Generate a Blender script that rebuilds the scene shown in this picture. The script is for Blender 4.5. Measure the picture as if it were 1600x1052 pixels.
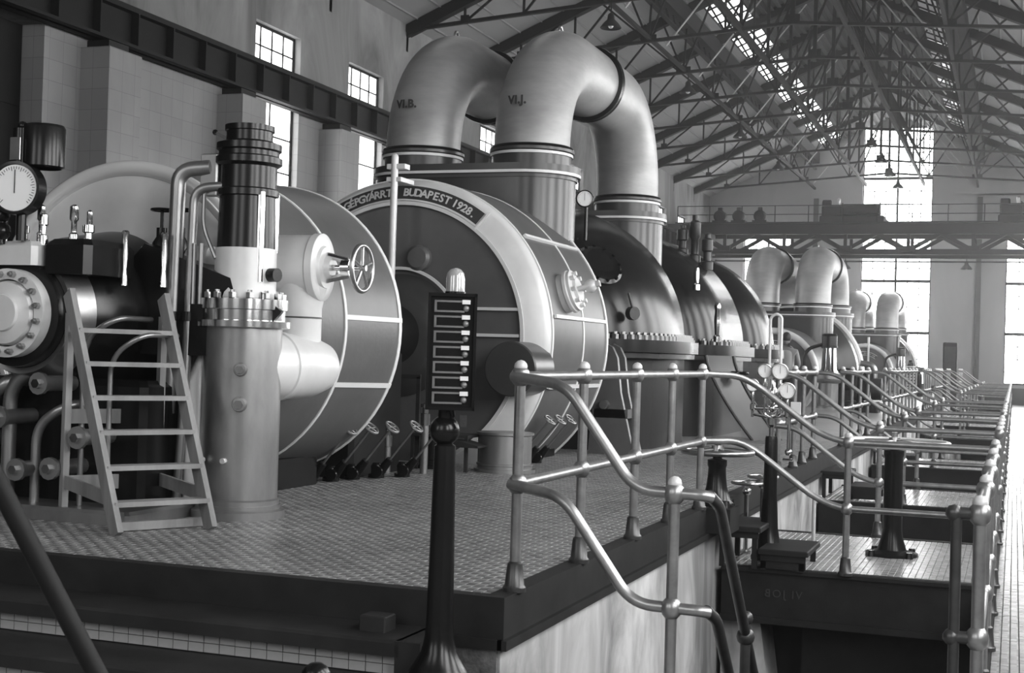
import bpy, math, random
from math import sin, cos, pi, radians, sqrt, atan2
from mathutils import Vector as V, Matrix, Euler
random.seed(7)
S = bpy.context.scene
COL = S.collection
for o in list(bpy.data.objects): bpy.data.objects.remove(o)

# ------------------------------------------------------------ camera
cam_d = bpy.data.cameras.new('camera'); cam = bpy.data.objects.new('camera', cam_d); COL.objects.link(cam)
PSI, TH, ROLL = radians(20.0847), radians(0.7576), 0.03
Rv = V((cos(PSI), sin(PSI), 0)); hv = V((-sin(PSI), cos(PSI), 0))
Fv = hv*cos(TH) + V((0, 0, 1))*sin(TH); Uv = -hv*sin(TH) + V((0, 0, 1))*cos(TH)
Rr = Rv*cos(ROLL) + Uv*sin(ROLL); Ur = Uv*cos(ROLL) - Rv*sin(ROLL)
m = Matrix((Rr, Ur, -Fv)).transposed().to_4x4(); m.translation = V((0, 0, 1.585))
cam.matrix_world = m
cam_d.sensor_width = 36; cam_d.lens = 36*2150/1600; cam_d.clip_end = 300
cam_d.dof.use_dof = True; cam_d.dof.focus_distance = 15; cam_d.dof.aperture_fstop = 14
S.camera = cam
# ------------------------------------------------------------ colour, world, light
S.view_settings.view_transform = 'Standard'; S.view_settings.look = 'None'
S.view_settings.exposure = 0.1; S.view_settings.gamma = 1.0; S.view_settings.use_curve_mapping = False
W = bpy.data.worlds.new('world'); S.world = W; W.use_nodes = True
W.node_tree.nodes['Background'].inputs[0].default_value = (1, 1, 1, 1)
W.node_tree.nodes['Background'].inputs[1].default_value = 2.5
vs_ = W.node_tree.nodes.new('ShaderNodeVolumeScatter'); vs_.inputs['Density'].default_value = .0024; vs_.inputs['Anisotropy'].default_value = .7
W.node_tree.links.new(vs_.outputs[0], W.node_tree.nodes['World Output'].inputs['Volume'])      # dusty air
S.cycles.max_bounces = 7; S.cycles.diffuse_bounces = 4; S.cycles.glossy_bounces = 4; S.cycles.volume_bounces = 0
S.cycles.sample_clamp_indirect = 6.0

def area(name, loc, rot, sx, sy, power):
    l = bpy.data.lights.new(name, 'AREA'); l.shape = 'RECTANGLE'; l.size = sx; l.size_y = sy; l.energy = power
    o = bpy.data.objects.new(name, l); COL.objects.link(o); o.location = loc; o.rotation_euler = rot
    return o
LE = -2.0                                             # right wall windows: daylight coming in toward -x
for i in range(16):
    area('window_daylight', (3.25, LE + 4*i + 2.0, 5.0), (0, radians(90), 0), 5.0, 2.2, 215)
area('window_daylight', (-9.0, -4.9, 5.5), (radians(90), 0, 0), 3.0, 5.5, 190)
area('window_daylight', (-2.5, -4.9, 5.5), (radians(90), 0, 0), 3.0, 5.5, 190)

# ------------------------------------------------------------ materials
def mat(name, v, rough=.5, metal=0., var=0., scale=6., bump=0., bscale=40., coat=0., stretch=None, spec=.5):
    mt = bpy.data.materials.new(name); mt.use_nodes = True; nt = mt.node_tree; N = nt.nodes; L = nt.links
    b = N['Principled BSDF']; b.inputs['Roughness'].default_value = rough; b.inputs['Metallic'].default_value = metal
    b.inputs['Base Color'].default_value = (v, v, v, 1); b.inputs['Specular IOR Level'].default_value = spec
    if coat: b.inputs['Coat Weight'].default_value = coat; b.inputs['Coat Roughness'].default_value = .08
    if var or bump:
        tc = N.new('ShaderNodeTexCoord'); src = tc.outputs['Object']
        if stretch:
            mp = N.new('ShaderNodeMapping'); mp.inputs['Scale'].default_value = stretch
            L.new(src, mp.inputs[0]); src = mp.outputs[0]
        if var:
            n = N.new('ShaderNodeTexNoise'); n.inputs['Scale'].default_value = scale; n.inputs['Detail'].default_value = 6
            n.inputs['Roughness'].default_value = .62
            L.new(src, n.inputs['Vector'])
            r = N.new('ShaderNodeValToRGB'); e = r.color_ramp.elements
            lo, hi = max(0, v*(1-var)), v*(1+var)
            e[0].position = .3; e[1].position = .7; e[0].color = (lo, lo, lo, 1); e[1].color = (hi, hi, hi, 1)
            L.new(n.outputs[0], r.inputs[0]); L.new(r.outputs[0], b.inputs['Base Color'])
        if bump:
            n2 = N.new('ShaderNodeTexNoise'); n2.inputs['Scale'].default_value = bscale; n2.inputs['Detail'].default_value = 4
            L.new(src, n2.inputs['Vector'])
            bp = N.new('ShaderNodeBump'); bp.inputs['Strength'].default_value = bump; bp.inputs['Distance'].default_value = .02
            L.new(n2.outputs[0], bp.inputs['Height']); L.new(bp.outputs[0], b.inputs['Normal'])
    return mt

def emis(name, v, strength):
    mt = bpy.data.materials.new(name); mt.use_nodes = True; nt = mt.node_tree
    b = nt.nodes['Principled BSDF']; b.inputs['Base Color'].default_value = (v, v, v, 1)
    b.inputs['Emission Color'].default_value = (1, 1, 1, 1); b.inputs['Emission Strength'].default_value = strength
    b.inputs['Roughness'].default_value = .3
    return mt

def tilemat(name, lo, hi, size, rough):
    """each ceramic piece takes a shade of its own from its place in the grid"""
    mt = bpy.data.materials.new(name); mt.use_nodes = True; nt = mt.node_tree; N = nt.nodes; L = nt.links
    b = N['Principled BSDF']; b.inputs['Roughness'].default_value = rough
    tc = N.new('ShaderNodeTexCoord'); mp = N.new('ShaderNodeVectorMath'); mp.operation = 'SCALE'; mp.inputs['Scale'].default_value = 1/size
    fl = N.new('ShaderNodeVectorMath'); fl.operation = 'FLOOR'; wn = N.new('ShaderNodeTexWhiteNoise')
    L.new(tc.outputs['Object'], mp.inputs[0]); L.new(mp.outputs[0], fl.inputs[0]); L.new(fl.outputs[0], wn.inputs['Vector'])
    r = N.new('ShaderNodeValToRGB'); e = r.color_ramp.elements
    e[0].color = (lo, lo, lo, 1); e[1].color = (hi, hi, hi, 1)
    ns = N.new('ShaderNodeTexNoise'); ns.inputs['Scale'].default_value = 1.1; ns.inputs['Detail'].default_value = 5
    mx = N.new('ShaderNodeMix'); mx.data_type = 'RGBA'; mx.blend_type = 'MULTIPLY'; mx.inputs[0].default_value = .55
    L.new(tc.outputs['Object'], ns.inputs['Vector'])
    L.new(wn.outputs['Value'], r.inputs[0]); L.new(r.outputs[0], mx.inputs[6]); L.new(ns.outputs[0], mx.inputs[7])
    L.new(mx.outputs[2], b.inputs['Base Color'])
    return mt

def wallmat(name, v, tile=None, stain=.35, scale=.6):
    """plaster with stains, or glazed tile courses on a plain distant wall"""
    mt = bpy.data.materials.new(name); mt.use_nodes = True; nt = mt.node_tree; N = nt.nodes; L = nt.links
    b = N['Principled BSDF']; b.inputs['Roughness'].default_value = .3 if tile else .85
    tc = N.new('ShaderNodeTexCoord'); mp = N.new('ShaderNodeMapping'); mp.inputs['Scale'].default_value = (1, 1, .45)
    L.new(tc.outputs['Object'], mp.inputs[0])
    n = N.new('ShaderNodeTexNoise'); n.inputs['Scale'].default_value = scale; n.inputs['Detail'].default_value = 9; n.inputs['Roughness'].default_value = .6
    n.inputs['Distortion'].default_value = .8
    L.new(mp.outputs[0], n.inputs['Vector'])
    r = N.new('ShaderNodeValToRGB'); e = r.color_ramp.elements; e[0].position = .35; e[1].position = .65
    lo, hi = v*(1-stain), v*(1+stain*.5); e[0].color = (lo, lo, lo, 1); e[1].color = (hi, hi, hi, 1)
    L.new(n.outputs[0], r.inputs[0]); out = r.outputs[0]
    if tile:
        sp = N.new('ShaderNodeSeparateXYZ'); cb = N.new('ShaderNodeCombineXYZ'); ad = N.new('ShaderNodeMath'); ad.operation = 'ADD'
        L.new(tc.outputs['Object'], sp.inputs[0]); L.new(sp.outputs[0], ad.inputs[0]); L.new(sp.outputs[1], ad.inputs[1])
        L.new(ad.outputs[0], cb.inputs[0]); L.new(sp.outputs[2], cb.inputs[1])
        bt = N.new('ShaderNodeTexBrick'); bt.offset = 0; bt.inputs['Scale'].default_value = 1/tile
        bt.inputs['Brick Width'].default_value = 1; bt.inputs['Row Height'].default_value = 1; bt.inputs['Mortar Size'].default_value = .012
        bt.inputs['Color1'].default_value = (1, 1, 1, 1); bt.inputs['Color2'].default_value = (.9, .9, .9, 1); bt.inputs['Mortar'].default_value = (.6, .6, .6, 1)
        L.new(cb.outputs[0], bt.inputs['Vector'])
        mx = N.new('ShaderNodeMix'); mx.data_type = 'RGBA'; mx.blend_type = 'MULTIPLY'; mx.inputs[0].default_value = 1
        L.new(out, mx.inputs[6]); L.new(bt.outputs[0], mx.inputs[7]); out = mx.outputs[2]
    L.new(out, b.inputs['Base Color'])
    return mt

M = dict(
    alu=mat('aluminium_lagging', .36, .45, .3, .2, 1.2, .12, 9., stretch=(1, 1, 3)),
    cream=mat('pale_paint', .72, .38, .1, .10, 2.5),
    grey=mat('grey_enamel', .115, .36, 0, .16, 2.2, .05, 30),
    darkgrey=mat('dark_grey_enamel', .05, .3, 0, .2, 2.0),
    black=mat('black_enamel', .008, .24, 0, .3, 3., spec=.38),
    blackm=mat('black_matt', .008, .6, 0, .3, 4., spec=.25),
    iron=mat('cast_iron', .04, .45, .3, .3, 6., .1, 60),
    steel=mat('bare_steel', .45, .28, .9, .2, 3.),
    sheet=mat('planished_steel_sheet', .36, .34, .8, .35, 2.0, stretch=(1, 1, .4)),
    chrome=mat('polished_metal', .75, .14, 1.0),
    white=mat('white_line_paint', .75, .45),
    rail=mat('handrail_steel', .36, .34, .75, .2, 12.),
    raild=mat('dark_handrail_steel', .09, .36, .6, .2, 12.),
    wood=mat('ladder_wood', .27, .7, 0, .28, 5., .2, 25, stretch=(1, 1, .2)),
    dial=mat('white_dial', .85, .3), ink=mat('dial_ink', .03, .6),
    plaster=wallmat('stained_plaster', .24, None, .6, .55),
    plaster2=wallmat('end_wall_plaster', .34, None, .12, .4),
    glazed=wallmat('glazed_wall_tile', .33, .33, .12, .8),
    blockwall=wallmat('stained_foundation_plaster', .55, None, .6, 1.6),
    rough=mat('rough_masonry', .16, .9, 0, .6, 9., .8, 16),
    curb=mat('dark_curb', .016, .6, 0, .4, 4., spec=.3),
    tread=mat('dark_stone_tread', .024, .55, 0, .35, 3., spec=.3),
    risertile=mat('step_riser_tile', .42, .3, 0, .2, 3.),
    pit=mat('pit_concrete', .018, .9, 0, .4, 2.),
    grout=mat('floor_grout', .06, .8),
    ptile=tilemat('platform_tile', .34, .44, .05, .38), ptile2=tilemat('platform_tile_dark', .15, .21, .05, .38),
    ftile=tilemat('aisle_tile', .42, .62, .05, .2),
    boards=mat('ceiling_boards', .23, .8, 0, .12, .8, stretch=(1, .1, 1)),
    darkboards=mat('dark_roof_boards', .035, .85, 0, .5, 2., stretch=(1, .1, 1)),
    truss=mat('truss_steel', .012, .8, spec=.2),
    crane=mat('crane_steel', .012, .65, 0, .2, 3., spec=.25),
    glass_lit=emis('daylit_pane', .8, 4.0), glass_end=emis('sunlit_end_pane', .8, 11.0), glass_dim=emis('dim_glow_pane', .5, .9), glass_faint=emis('faint_glow_pane', .2, .12), glass_sky=emis('skylight_pane', .8, 3.2),  # dimmer roof panes: weaker daylight set into the emission
    glass=mat('signal_glass', .5, .1, .3), skin=mat('skin', .25, .6), hair=mat('hair', .02, .6), shirt=mat('grey_vest', .35, .8), trousers=mat('dark_trousers', .03, .8),
)
M['rimw'] = mat('bright_rim_enamel', .78, .2, .2)
M['text'] = mat('raised_letters', .62, .4)
M['faint'] = mat('faint_chalk', .05, .8)
M['plate'] = mat('plate_dark', .035, .45)

# ------------------------------------------------------------ mesh builder
def basis(a):
    a = V(a).normalized()
    u = a.cross(V((0, 0, 1)))
    if u.length < 1e-4: u = V((1, 0, 0))
    u.normalize(); v = a.cross(u); return a, u, v

class MB:
    def __init__(s): s.v = []; s.f = []
    def add(s, vs, fs):
        n = len(s.v); s.v += [tuple(x) for x in vs]; s.f += [tuple(i+n for i in f) for f in fs]; return s
    def box(s, c, d, rot=None):
        c = V(c); h = V(d)/2; R = rot or Matrix.Identity(3)
        vs = [c + R @ V((x*h.x, y*h.y, z*h.z)) for x in (-1, 1) for y in (-1, 1) for z in (-1, 1)]
        return s.add(vs, [(0, 1, 3, 2), (4, 6, 7, 5), (0, 4, 5, 1), (2, 3, 7, 6), (0, 2, 6, 4), (1, 5, 7, 3)])
    def bb(s, x0, x1, y0, y1, z0, z1):
        return s.box(((x0+x1)/2, (y0+y1)/2, (z0+z1)/2), (abs(x1-x0), abs(y1-y0), abs(z1-z0)))
    def bbox(s, x0, x1, y0, y1, z0, z1, b=.006):
        """box with chamfered vertical and top edges"""
        P = [(x0+b, y0), (x1-b, y0), (x1, y0+b), (x1, y1-b), (x1-b, y1), (x0+b, y1), (x0, y1-b), (x0, y0+b)]
        cx, cy = (x0+x1)/2, (y0+y1)/2; n = 8
        vs = [(x, y, z0) for x, y in P] + [(x, y, z1-b) for x, y in P] + [(cx+(x-cx)*(1-2*b/(x1-x0)), cy+(y-cy)*(1-2*b/(y1-y0)), z1) for x, y in P]
        fs = [tuple(range(n))[::-1], tuple(range(2*n, 3*n))]
        for k in (0, n): fs += [(k+i, k+(i+1) % n, k+n+(i+1) % n, k+n+i) for i in range(n)]
        return s.add(vs, fs)
    def beam(s, p, q, w, h, up=(0, 0, 1)):
        p = V(p); q = V(q); a = (q-p).normalized(); up = V(up)
        u = a.cross(up)
        if u.length < 1e-3: u = a.cross(V((1, 0, 0)))
        u.normalize(); v = u.cross(a)
        vs = [c + u*x*w/2 + v*y*h/2 for c in (p, q) for x, y in ((-1, -1), (1, -1), (1, 1), (-1, 1))]
        return s.add(vs, [(3, 2, 1, 0), (4, 5, 6, 7), (0, 1, 5, 4), (1, 2, 6, 5), (2, 3, 7, 6), (3, 0, 4, 7)])
    def lathe(s, o, axis, prof, n=32, a0=0., a1=2*pi, cap=False):
        """prof: list of (radius, distance along axis)"""
        o = V(o); a, u, v = basis(axis); full = abs(a1-a0-2*pi) < 1e-6
        k = n if full else n+1; base = len(s.v); vs = []
        for r, t in prof:
            for i in range(k):
                th = a0+(a1-a0)*i/n; vs.append(o+a*t+(u*cos(th)+v*sin(th))*r)
        fs = []
        for j in range(len(prof)-1):
            for i in range(n if full else n):
                i2 = (i+1) % k
                fs.append((j*k+i, j*k+i2, (j+1)*k+i2, (j+1)*k+i))
        if cap:
            if prof[0][0] > 1e-5: fs.append(tuple(range(k))[::-1])
            if prof[-1][0] > 1e-5: fs.append(tuple(range((len(prof)-1)*k, len(prof)*k)))
        return s.add(vs, fs)
    def cyl(s, p, q, r0, r1=None, n=16):
        p = V(p); q = V(q); L = (q-p).length; r1 = r0 if r1 is None else r1
        return s.lathe(p, q-p, [(r0, 0), (r1, L)], n, cap=True)
    def disc(s, c, axis, r, t, n=32, b=None):
        b = min(t*.3, r*.2) if b is None else b
        return s.lathe(V(c), axis, [(r-b, 0), (r, b), (r, t-b), (r-b, t)], n, cap=True)
    def sphere(s, c, r, n=12, sc=(1, 1, 1)):
        m_ = n//2; vs = []; c = V(c)
        for j in range(1, m_):
            ph = pi*j/m_
            for i in range(n): vs.append(c+V((r*sc[0]*sin(ph)*cos(2*pi*i/n), r*sc[1]*sin(ph)*sin(2*pi*i/n), r*sc[2]*cos(ph))))
        fs = [(j*n+i, j*n+(i+1) % n, (j+1)*n+(i+1) % n, (j+1)*n+i)[::-1] for j in range(m_-2) for i in range(n)]
        t = len(vs); vs += [c+V((0, 0, r*sc[2])), c-V((0, 0, r*sc[2]))]
        fs += [(t, i, (i+1) % n) for i in range(n)] + [(t+1, (m_-2)*n+(i+1) % n, (m_-2)*n+i) for i in range(n)]
        return s.add(vs, fs)
    def torus(s, c, axis, R, r, n=32, k=10):
        a, u, v = basis(axis); c = V(c); vs = []
        for i in range(n):
            d = u*cos(2*pi*i/n)+v*sin(2*pi*i/n)
            for j in range(k): vs.append(c+d*(R+r*cos(2*pi*j/k))+a*r*sin(2*pi*j/k))
        fs = [(i*k+j, ((i+1) % n)*k+j, ((i+1) % n)*k+(j+1) % k, i*k+(j+1) % k) for i in range(n) for j in range(k)]
        return s.add(vs, fs)
    def tube(s, pts, r, n=12, fillet=0., seg=6, cap=True):
        pts = [V(p) for p in pts]
        if fillet:
            out = [pts[0]]
            for i in range(1, len(pts)-1):
                a, b, c = pts[i-1], pts[i], pts[i+1]; d0 = (a-b); d1 = (c-b)
                f = min(fillet, d0.length*.49, d1.length*.49); A = b+d0.normalized()*f; B = b+d1.normalized()*f
                for k in range(seg+1):
                    t = k/seg; out.append(A*(1-t)**2+b*2*t*(1-t)+B*t*t)
            out.append(pts[-1]); pts = out
        rs = r if isinstance(r, (list, tuple)) else [r]*len(pts)
        vs = []; a, u, v = basis(pts[1]-pts[0]); prev = a
        for i, p in enumerate(pts):
            t = (pts[min(i+1, len(pts)-1)]-pts[max(i-1, 0)]).normalized()
            q = prev.rotation_difference(t); u = q @ u; v = q @ v; prev = t
            vs += [p+(u*cos(2*pi*j/n)+v*sin(2*pi*j/n))*rs[i] for j in range(n)]
        K = len(pts)
        fs = [(i*n+j, i*n+(j+1) % n, (i+1)*n+(j+1) % n, (i+1)*n+j) for i in range(K-1) for j in range(n)]
        if cap: fs += [tuple(range(n))[::-1], tuple(range((K-1)*n, K*n))]
        return s.add(vs, fs)
    def prism(s, poly, o, ux, uy, ext):
        """polygon in the plane (ux, uy) through o, pushed along ext"""
        o, ux, uy, ext = V(o), V(ux), V(uy), V(ext); n = len(poly)
        vs = [o+ux*x+uy*y for x, y in poly] + [o+ux*x+uy*y+ext for x, y in poly]
        fs = [tuple(range(n))[::-1], tuple(range(n, 2*n))] + [(i, (i+1) % n, n+(i+1) % n, n+i) for i in range(n)]
        return s.add(vs, fs)
    def strip(s, a, b):
        """ribbon between two equal point lists"""
        n = len(a); return s.add(list(a)+list(b), [(i, i+1, n+i+1, n+i) for i in range(n-1)])

LOC = {}
def link(name, me, m_, parent=None):
    o = bpy.data.objects.new(name, me); COL.objects.link(o)
    if m_ is not None and not me.materials: me.materials.append(m_)
    if parent is not None: o.parent = parent
    return o
def mesh(name, mb, m_, off=V((0, 0, 0)), smooth=38, recalc=True):
    me = bpy.data.meshes.new(name)
    me.from_pydata([tuple(V(x)-off) for x in mb.v], [], mb.f); me.materials.append(m_)
    if recalc and len(mb.v) < 60000:
        import bmesh
        b = bmesh.new(); b.from_mesh(me); bmesh.ops.recalc_face_normals(b, faces=b.faces); b.to_mesh(me); b.free()
    if smooth:
        me.polygons.foreach_set('use_smooth', [True]*len(me.polygons)); me.set_sharp_from_angle(angle=radians(smooth))
    me.update(); return me
def obj(name, mb, m_, parent=None, smooth=38, label=None):
    off = V((0, 0, 0)); q = parent
    while q is not None:
        off = off + LOC.get(q.name, V((0, 0, 0))); q = q.parent
    o = link(name, mesh(name, mb, m_, off, smooth), m_, parent)
    if label: o['label'] = label
    return o
def solo(name, mb, m_, label, cat, group=None, smooth=38):
    c = V([sum(x[k] for x in mb.v)/len(mb.v) for k in range(3)]); c.z = min(x[2] for x in mb.v)
    o = link(name, mesh(name, mb, m_, c, smooth), m_); o.location = c; LOC[o.name] = c
    o['label'] = label; o['category'] = cat
    if group: o['group'] = group
    return o
def thing(name, label, cat, loc, group=None):
    o = bpy.data.objects.new(name, None); COL.objects.link(o); o.location = loc; o.empty_display_size = .1
    LOC[o.name] = V(loc); o['label'] = label; o['category'] = cat
    if group: o['group'] = group
    return o
def struct(name, mb, m_, smooth=0, parent=None):
    o = obj(name, mb, m_, parent, smooth)
    if parent is None: o['kind'] = 'structure'
    return o
def copy_tree(o, parent=None):
    c = o.copy(); COL.objects.link(c); c.parent = parent
    for ch in list(o.children): copy_tree(ch, c)
    return c
def inst(name, me, parent, loc):
    o = link(name, me, None, parent); o.location = V(loc)-(LOC.get(parent.name, V((0, 0, 0))) if parent else V((0, 0, 0))); return o

def text_mesh(s, size, depth=.004, spacing=1.0, bold=None):
    cu = bpy.data.curves.new('letters', 'FONT'); cu.body = s; cu.size = size; cu.extrude = depth; cu.space_character = spacing
    cu.offset = bold if bold is not None else (.0026 if size > .09 else 0); cu.align_x = 'CENTER'; cu.resolution_u = 3
    o = bpy.data.objects.new('letters', cu); COL.objects.link(o); dg = bpy.context.evaluated_depsgraph_get()
    me = bpy.data.meshes.new_from_object(o.evaluated_get(dg)); bpy.data.objects.remove(o)
    vs = [v.co.copy() for v in me.vertices]; fs = [tuple(p.vertices) for p in me.polygons]; bpy.data.meshes.remove(me)
    return vs, fs

# ================================================================ STRUCTURE
P = .485            # raised machine platform
XE = -2.13          # its edge along the pit
XA = -.115         # aisle edge of the pit
Y0, YE = 5.83, 66.0
XL, XR = -14.1, 3.3
RX = -5.4           # ridge
EZ, SL = 9.55, .435
def roofz(x): return EZ + SL*((x-XL) if x < RX else (XR-x))
landings = [(10.65, 13.17), (16.3, 18.6), (22.6, 25.0), (33.85, 36.35), (39.5, 41.8), (46.0, 49.0), (57.0, 60.0)]

floor = struct('floor', MB().bb(XA+.03, XR, -5, YE, -.3, -.012).bb(-10, XA+.03, -5, 5.8, -.3, -.012).bb(XL, -9.9, -5, YE, -.3, 0), M['grout'])
def tile_field(parent, x0, x1, y0, y1, z, s, mt, keep=0, gap=.0035, th=.012, alt=None):
    """small ceramic tiles with open joints: the nearest ones single, the rest one joined part"""
    nx, ny = int(round((x1-x0)/s)), int(round((y1-y0)/s)); sx, sy = (x1-x0)/nx, (y1-y0)/ny
    cells = sorted(((i, j) for i in range(nx) for j in range(ny)), key=lambda c: (x0+(c[0]+.5)*sx)**2+(y0+(c[1]+.5)*sy)**2)
    hx, hy = sx/2-gap/2, sy/2-gap/2; b = .0025
    def one(c):
        cx_, cy_ = x0+(c[0]+.5)*sx, y0+(c[1]+.5)*sy; d = random.uniform(-.0012, .0012)
        vs = [(cx_-hx, cy_-hy, z-th), (cx_+hx, cy_-hy, z-th), (cx_+hx, cy_+hy, z-th), (cx_-hx, cy_+hy, z-th),
              (cx_-hx, cy_-hy, z-b+d), (cx_+hx, cy_-hy, z-b+d), (cx_+hx, cy_+hy, z-b+d), (cx_-hx, cy_+hy, z-b+d),
              (cx_-hx+b, cy_-hy+b, z+d), (cx_+hx-b, cy_-hy+b, z+d), (cx_+hx-b, cy_+hy-b, z+d), (cx_-hx+b, cy_+hy-b, z+d)]
        fs = [(0, 1, 5, 4), (1, 2, 6, 5), (2, 3, 7, 6), (3, 0, 4, 7), (4, 5, 9, 8), (5, 6, 10, 9), (6, 7, 11, 10), (7, 4, 8, 11), (8, 9, 10, 11)]
        return vs, fs
    for c in cells[:keep]:
        mb = MB(); mb.add(*one(c)); mc = alt if alt is not None and (c[0]+c[1]) % 2 else mt; link('tile', mesh('tile', mb, mc, V((0, 0, 0)), 0, False), mc, parent)
    if cells[keep:]:
        mb = MB()
        for c in cells[keep:]: mb.add(*one(c))
        o = link('tile_paving', mesh('tile_paving', mb, mt, V((0, 0, 0)), 0, False), mt, parent); o['kind'] = 'stuff'
        if alt is not None:
            o.data.materials.append(alt)
            o.data.polygons.foreach_set('material_index', [(c[0]+c[1]) % 2 for c in cells[keep:] for _ in range(9)])
# aisle floor: near strip in pieces, beyond in courses that stay visible
tile_field(floor, XA+.03, .55, 7.0, 12.0, 0, .05, M['ftile'], 300)
tile_field(floor, XA+.03, 1.1, 12.0, 22.0, 0, .05, M['ftile'], 0)
tile_field(floor, XA+.03, 2.2, 22.0, 34.0, 0, .10, M['ftile'], 0)
struct('trim_1', MB().bb(XA+.03, XR, 34, YE, -.013, 0).bb(.55, XR, 5, 12, -.013, 0).bb(1.1, XR, 12, 22, -.013, 0).bb(2.2, XR, 22, 34, -.013, 0).bb(XA+.03, XR, -5, 7.0, -.013, 0).bb(-9.9, XA+.03, -5, 5.8, -.013, 0), M['ftile'])
# raised platform under the machines
plat = struct('floor_platform', MB().bb(-9.9, XE-.06, Y0+.06, 64.6, -.3, P-.012), M['grout'])
tile_field(plat, -5.5, XE-.1, Y0+.08, 8.6, P, .05, M['ptile'], 300, alt=M['ptile2'])
tile_field(plat, -8.6, -5.5, Y0+.08, 8.6, P, .05, M['ptile'], 0, alt=M['ptile2'])
tile_field(plat, -7.2, XE-.1, 8.6, 12.6, P, .05, M['ptile'], 0, alt=M['ptile2'])
tile_field(plat, -5.2, XE-.1, 12.6, 20.0, P, .05, M['ptile'], 0, alt=M['ptile2'])
struct('trim_2', MB().bb(-9.9, XE-.1, 20.0, 64.6, P-.013, P).bb(-9.9, -5.2, 12.6, 20, P-.013, P).bb(-9.9, -7.2, 8.6, 12.6, P-.013, P).bb(-9.9, -8.6, Y0+.08, 8.6, P-.013, P), M['ptile'])
curb = struct('trim_3', MB().bb(XE-.10, XE, Y0, 64.6, .29, P+.004).bb(-9.9, XE-.1, Y0, Y0+.08, .29, P+.004)
    .bb(XE-.02, XE+.025, Y0-.025, 64.6, .255, .30).bb(-2.45, XE, Y0-.025, Y0+.01, .255, .30), M['curb'])
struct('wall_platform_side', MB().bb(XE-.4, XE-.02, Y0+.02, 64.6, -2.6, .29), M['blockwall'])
struct('wall_platform_front', MB().bb(-2.47, XE-.03, Y0+.0, Y0+.4, -2.6, .29), M['rough'])
# the pit with its crossings
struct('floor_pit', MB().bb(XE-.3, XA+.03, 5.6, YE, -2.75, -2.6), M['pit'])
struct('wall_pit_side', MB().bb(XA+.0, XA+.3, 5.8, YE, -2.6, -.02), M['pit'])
struct('pit_shade_screen', MB().bb(-1.52, XA, 11.0, 11.15, -2.6, -.42).bb(XE-.02, -1.52, 11.3, 11.45, -2.6, -.42).bb(XE-.02, XA, 16.6, 16.75, -2.6, -.42), M['pit'])  # added dark screens standing in for the deep shade below the bridges
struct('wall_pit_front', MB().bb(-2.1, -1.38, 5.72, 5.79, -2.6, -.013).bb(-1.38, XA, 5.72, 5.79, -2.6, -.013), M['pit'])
struct('trim_4', MB().bb(XA-.02, XA+.03, 5.8, YE, -.16, .006), M['curb'])
for i, (a, b) in enumerate(landings):
    lab = ['tiled walkway bridge over the pit carrying the big handwheel stand', 'tiled walkway bridge second across the pit, behind the big handwheel',
           'tiled walkway bridge third across the pit from the front'][i] if i < 3 else 'distant tiled walkway bridge, '+['fourth', 'fifth', 'sixth', 'last'][i-3]+' across the pit counting from the camera'
    t = thing('walkway_bridge', lab, 'walkway', ((XE+XA)/2, (a+b)/2, -.42), 'walkway bridges across the pit')
    obj('slab', MB().bb(XE+.03, XA-.02, a+.02, b-.02, -.2, -.012), M['grout'], t, 0)
    obj('girder', MB().bb(XE+.03, XA-.02, a, a+.08, -.42, .004).bb(XE+.03, XA-.02, a-.03, a+.02, -.42, -.37).bb(XE+.03, XA-.02, a-.03, a+.02, -.03, .0), M['curb'], t, 0)
    obj('girder', MB().bb(XE+.03, XA-.02, b-.08, b, -.42, .004), M['curb'], t, 0)
    s = .05 if i < 2 else .12
    tt = V(LOC[t.name])
    nx0, nx1, ny0, ny1 = XE+.06, XA-.05, a+.09, b-.09
    off = tt
    # tiles in world coordinates under a parent that has a location: shift
    class _P: pass
    holder = t
    def tf(x0, x1, y0, y1, s, keep):
        n0 = len(COL.objects)
        before = set(bpy.data.objects.keys())
        tile_field(holder, x0, x1, y0, y1, 0, s, M['ftile'], keep)
        for k in set(bpy.data.objects.keys())-before: bpy.data.objects[k].location = -off
    tf(nx0, nx1, ny0, ny1, s, 300 if i == 0 else 0)
    if i == 0:
        vs, fs = text_mesh('VI JOB', .085, .0015, 1.25)
        mbt = MB().add([V((-1.62-v.x, a-.004-v.z, -.215+v.y)) for v in vs], fs)
        obj('lettering', mbt, M['faint'], t, 0, 'faint chalked letters on the dark girder')
# piers under the first bridge and pit furniture seen in the gloom
struct('wall_pier', MB().prism([(0, -2.6), (.62, -2.6), (.42, -1.3), (.3, -.42), (0, -.42)], (XE+.02, 10.75, 0), (1, 0, 0), (0, 0, 1), (0, .5, 0)), M['blockwall'])

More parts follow.
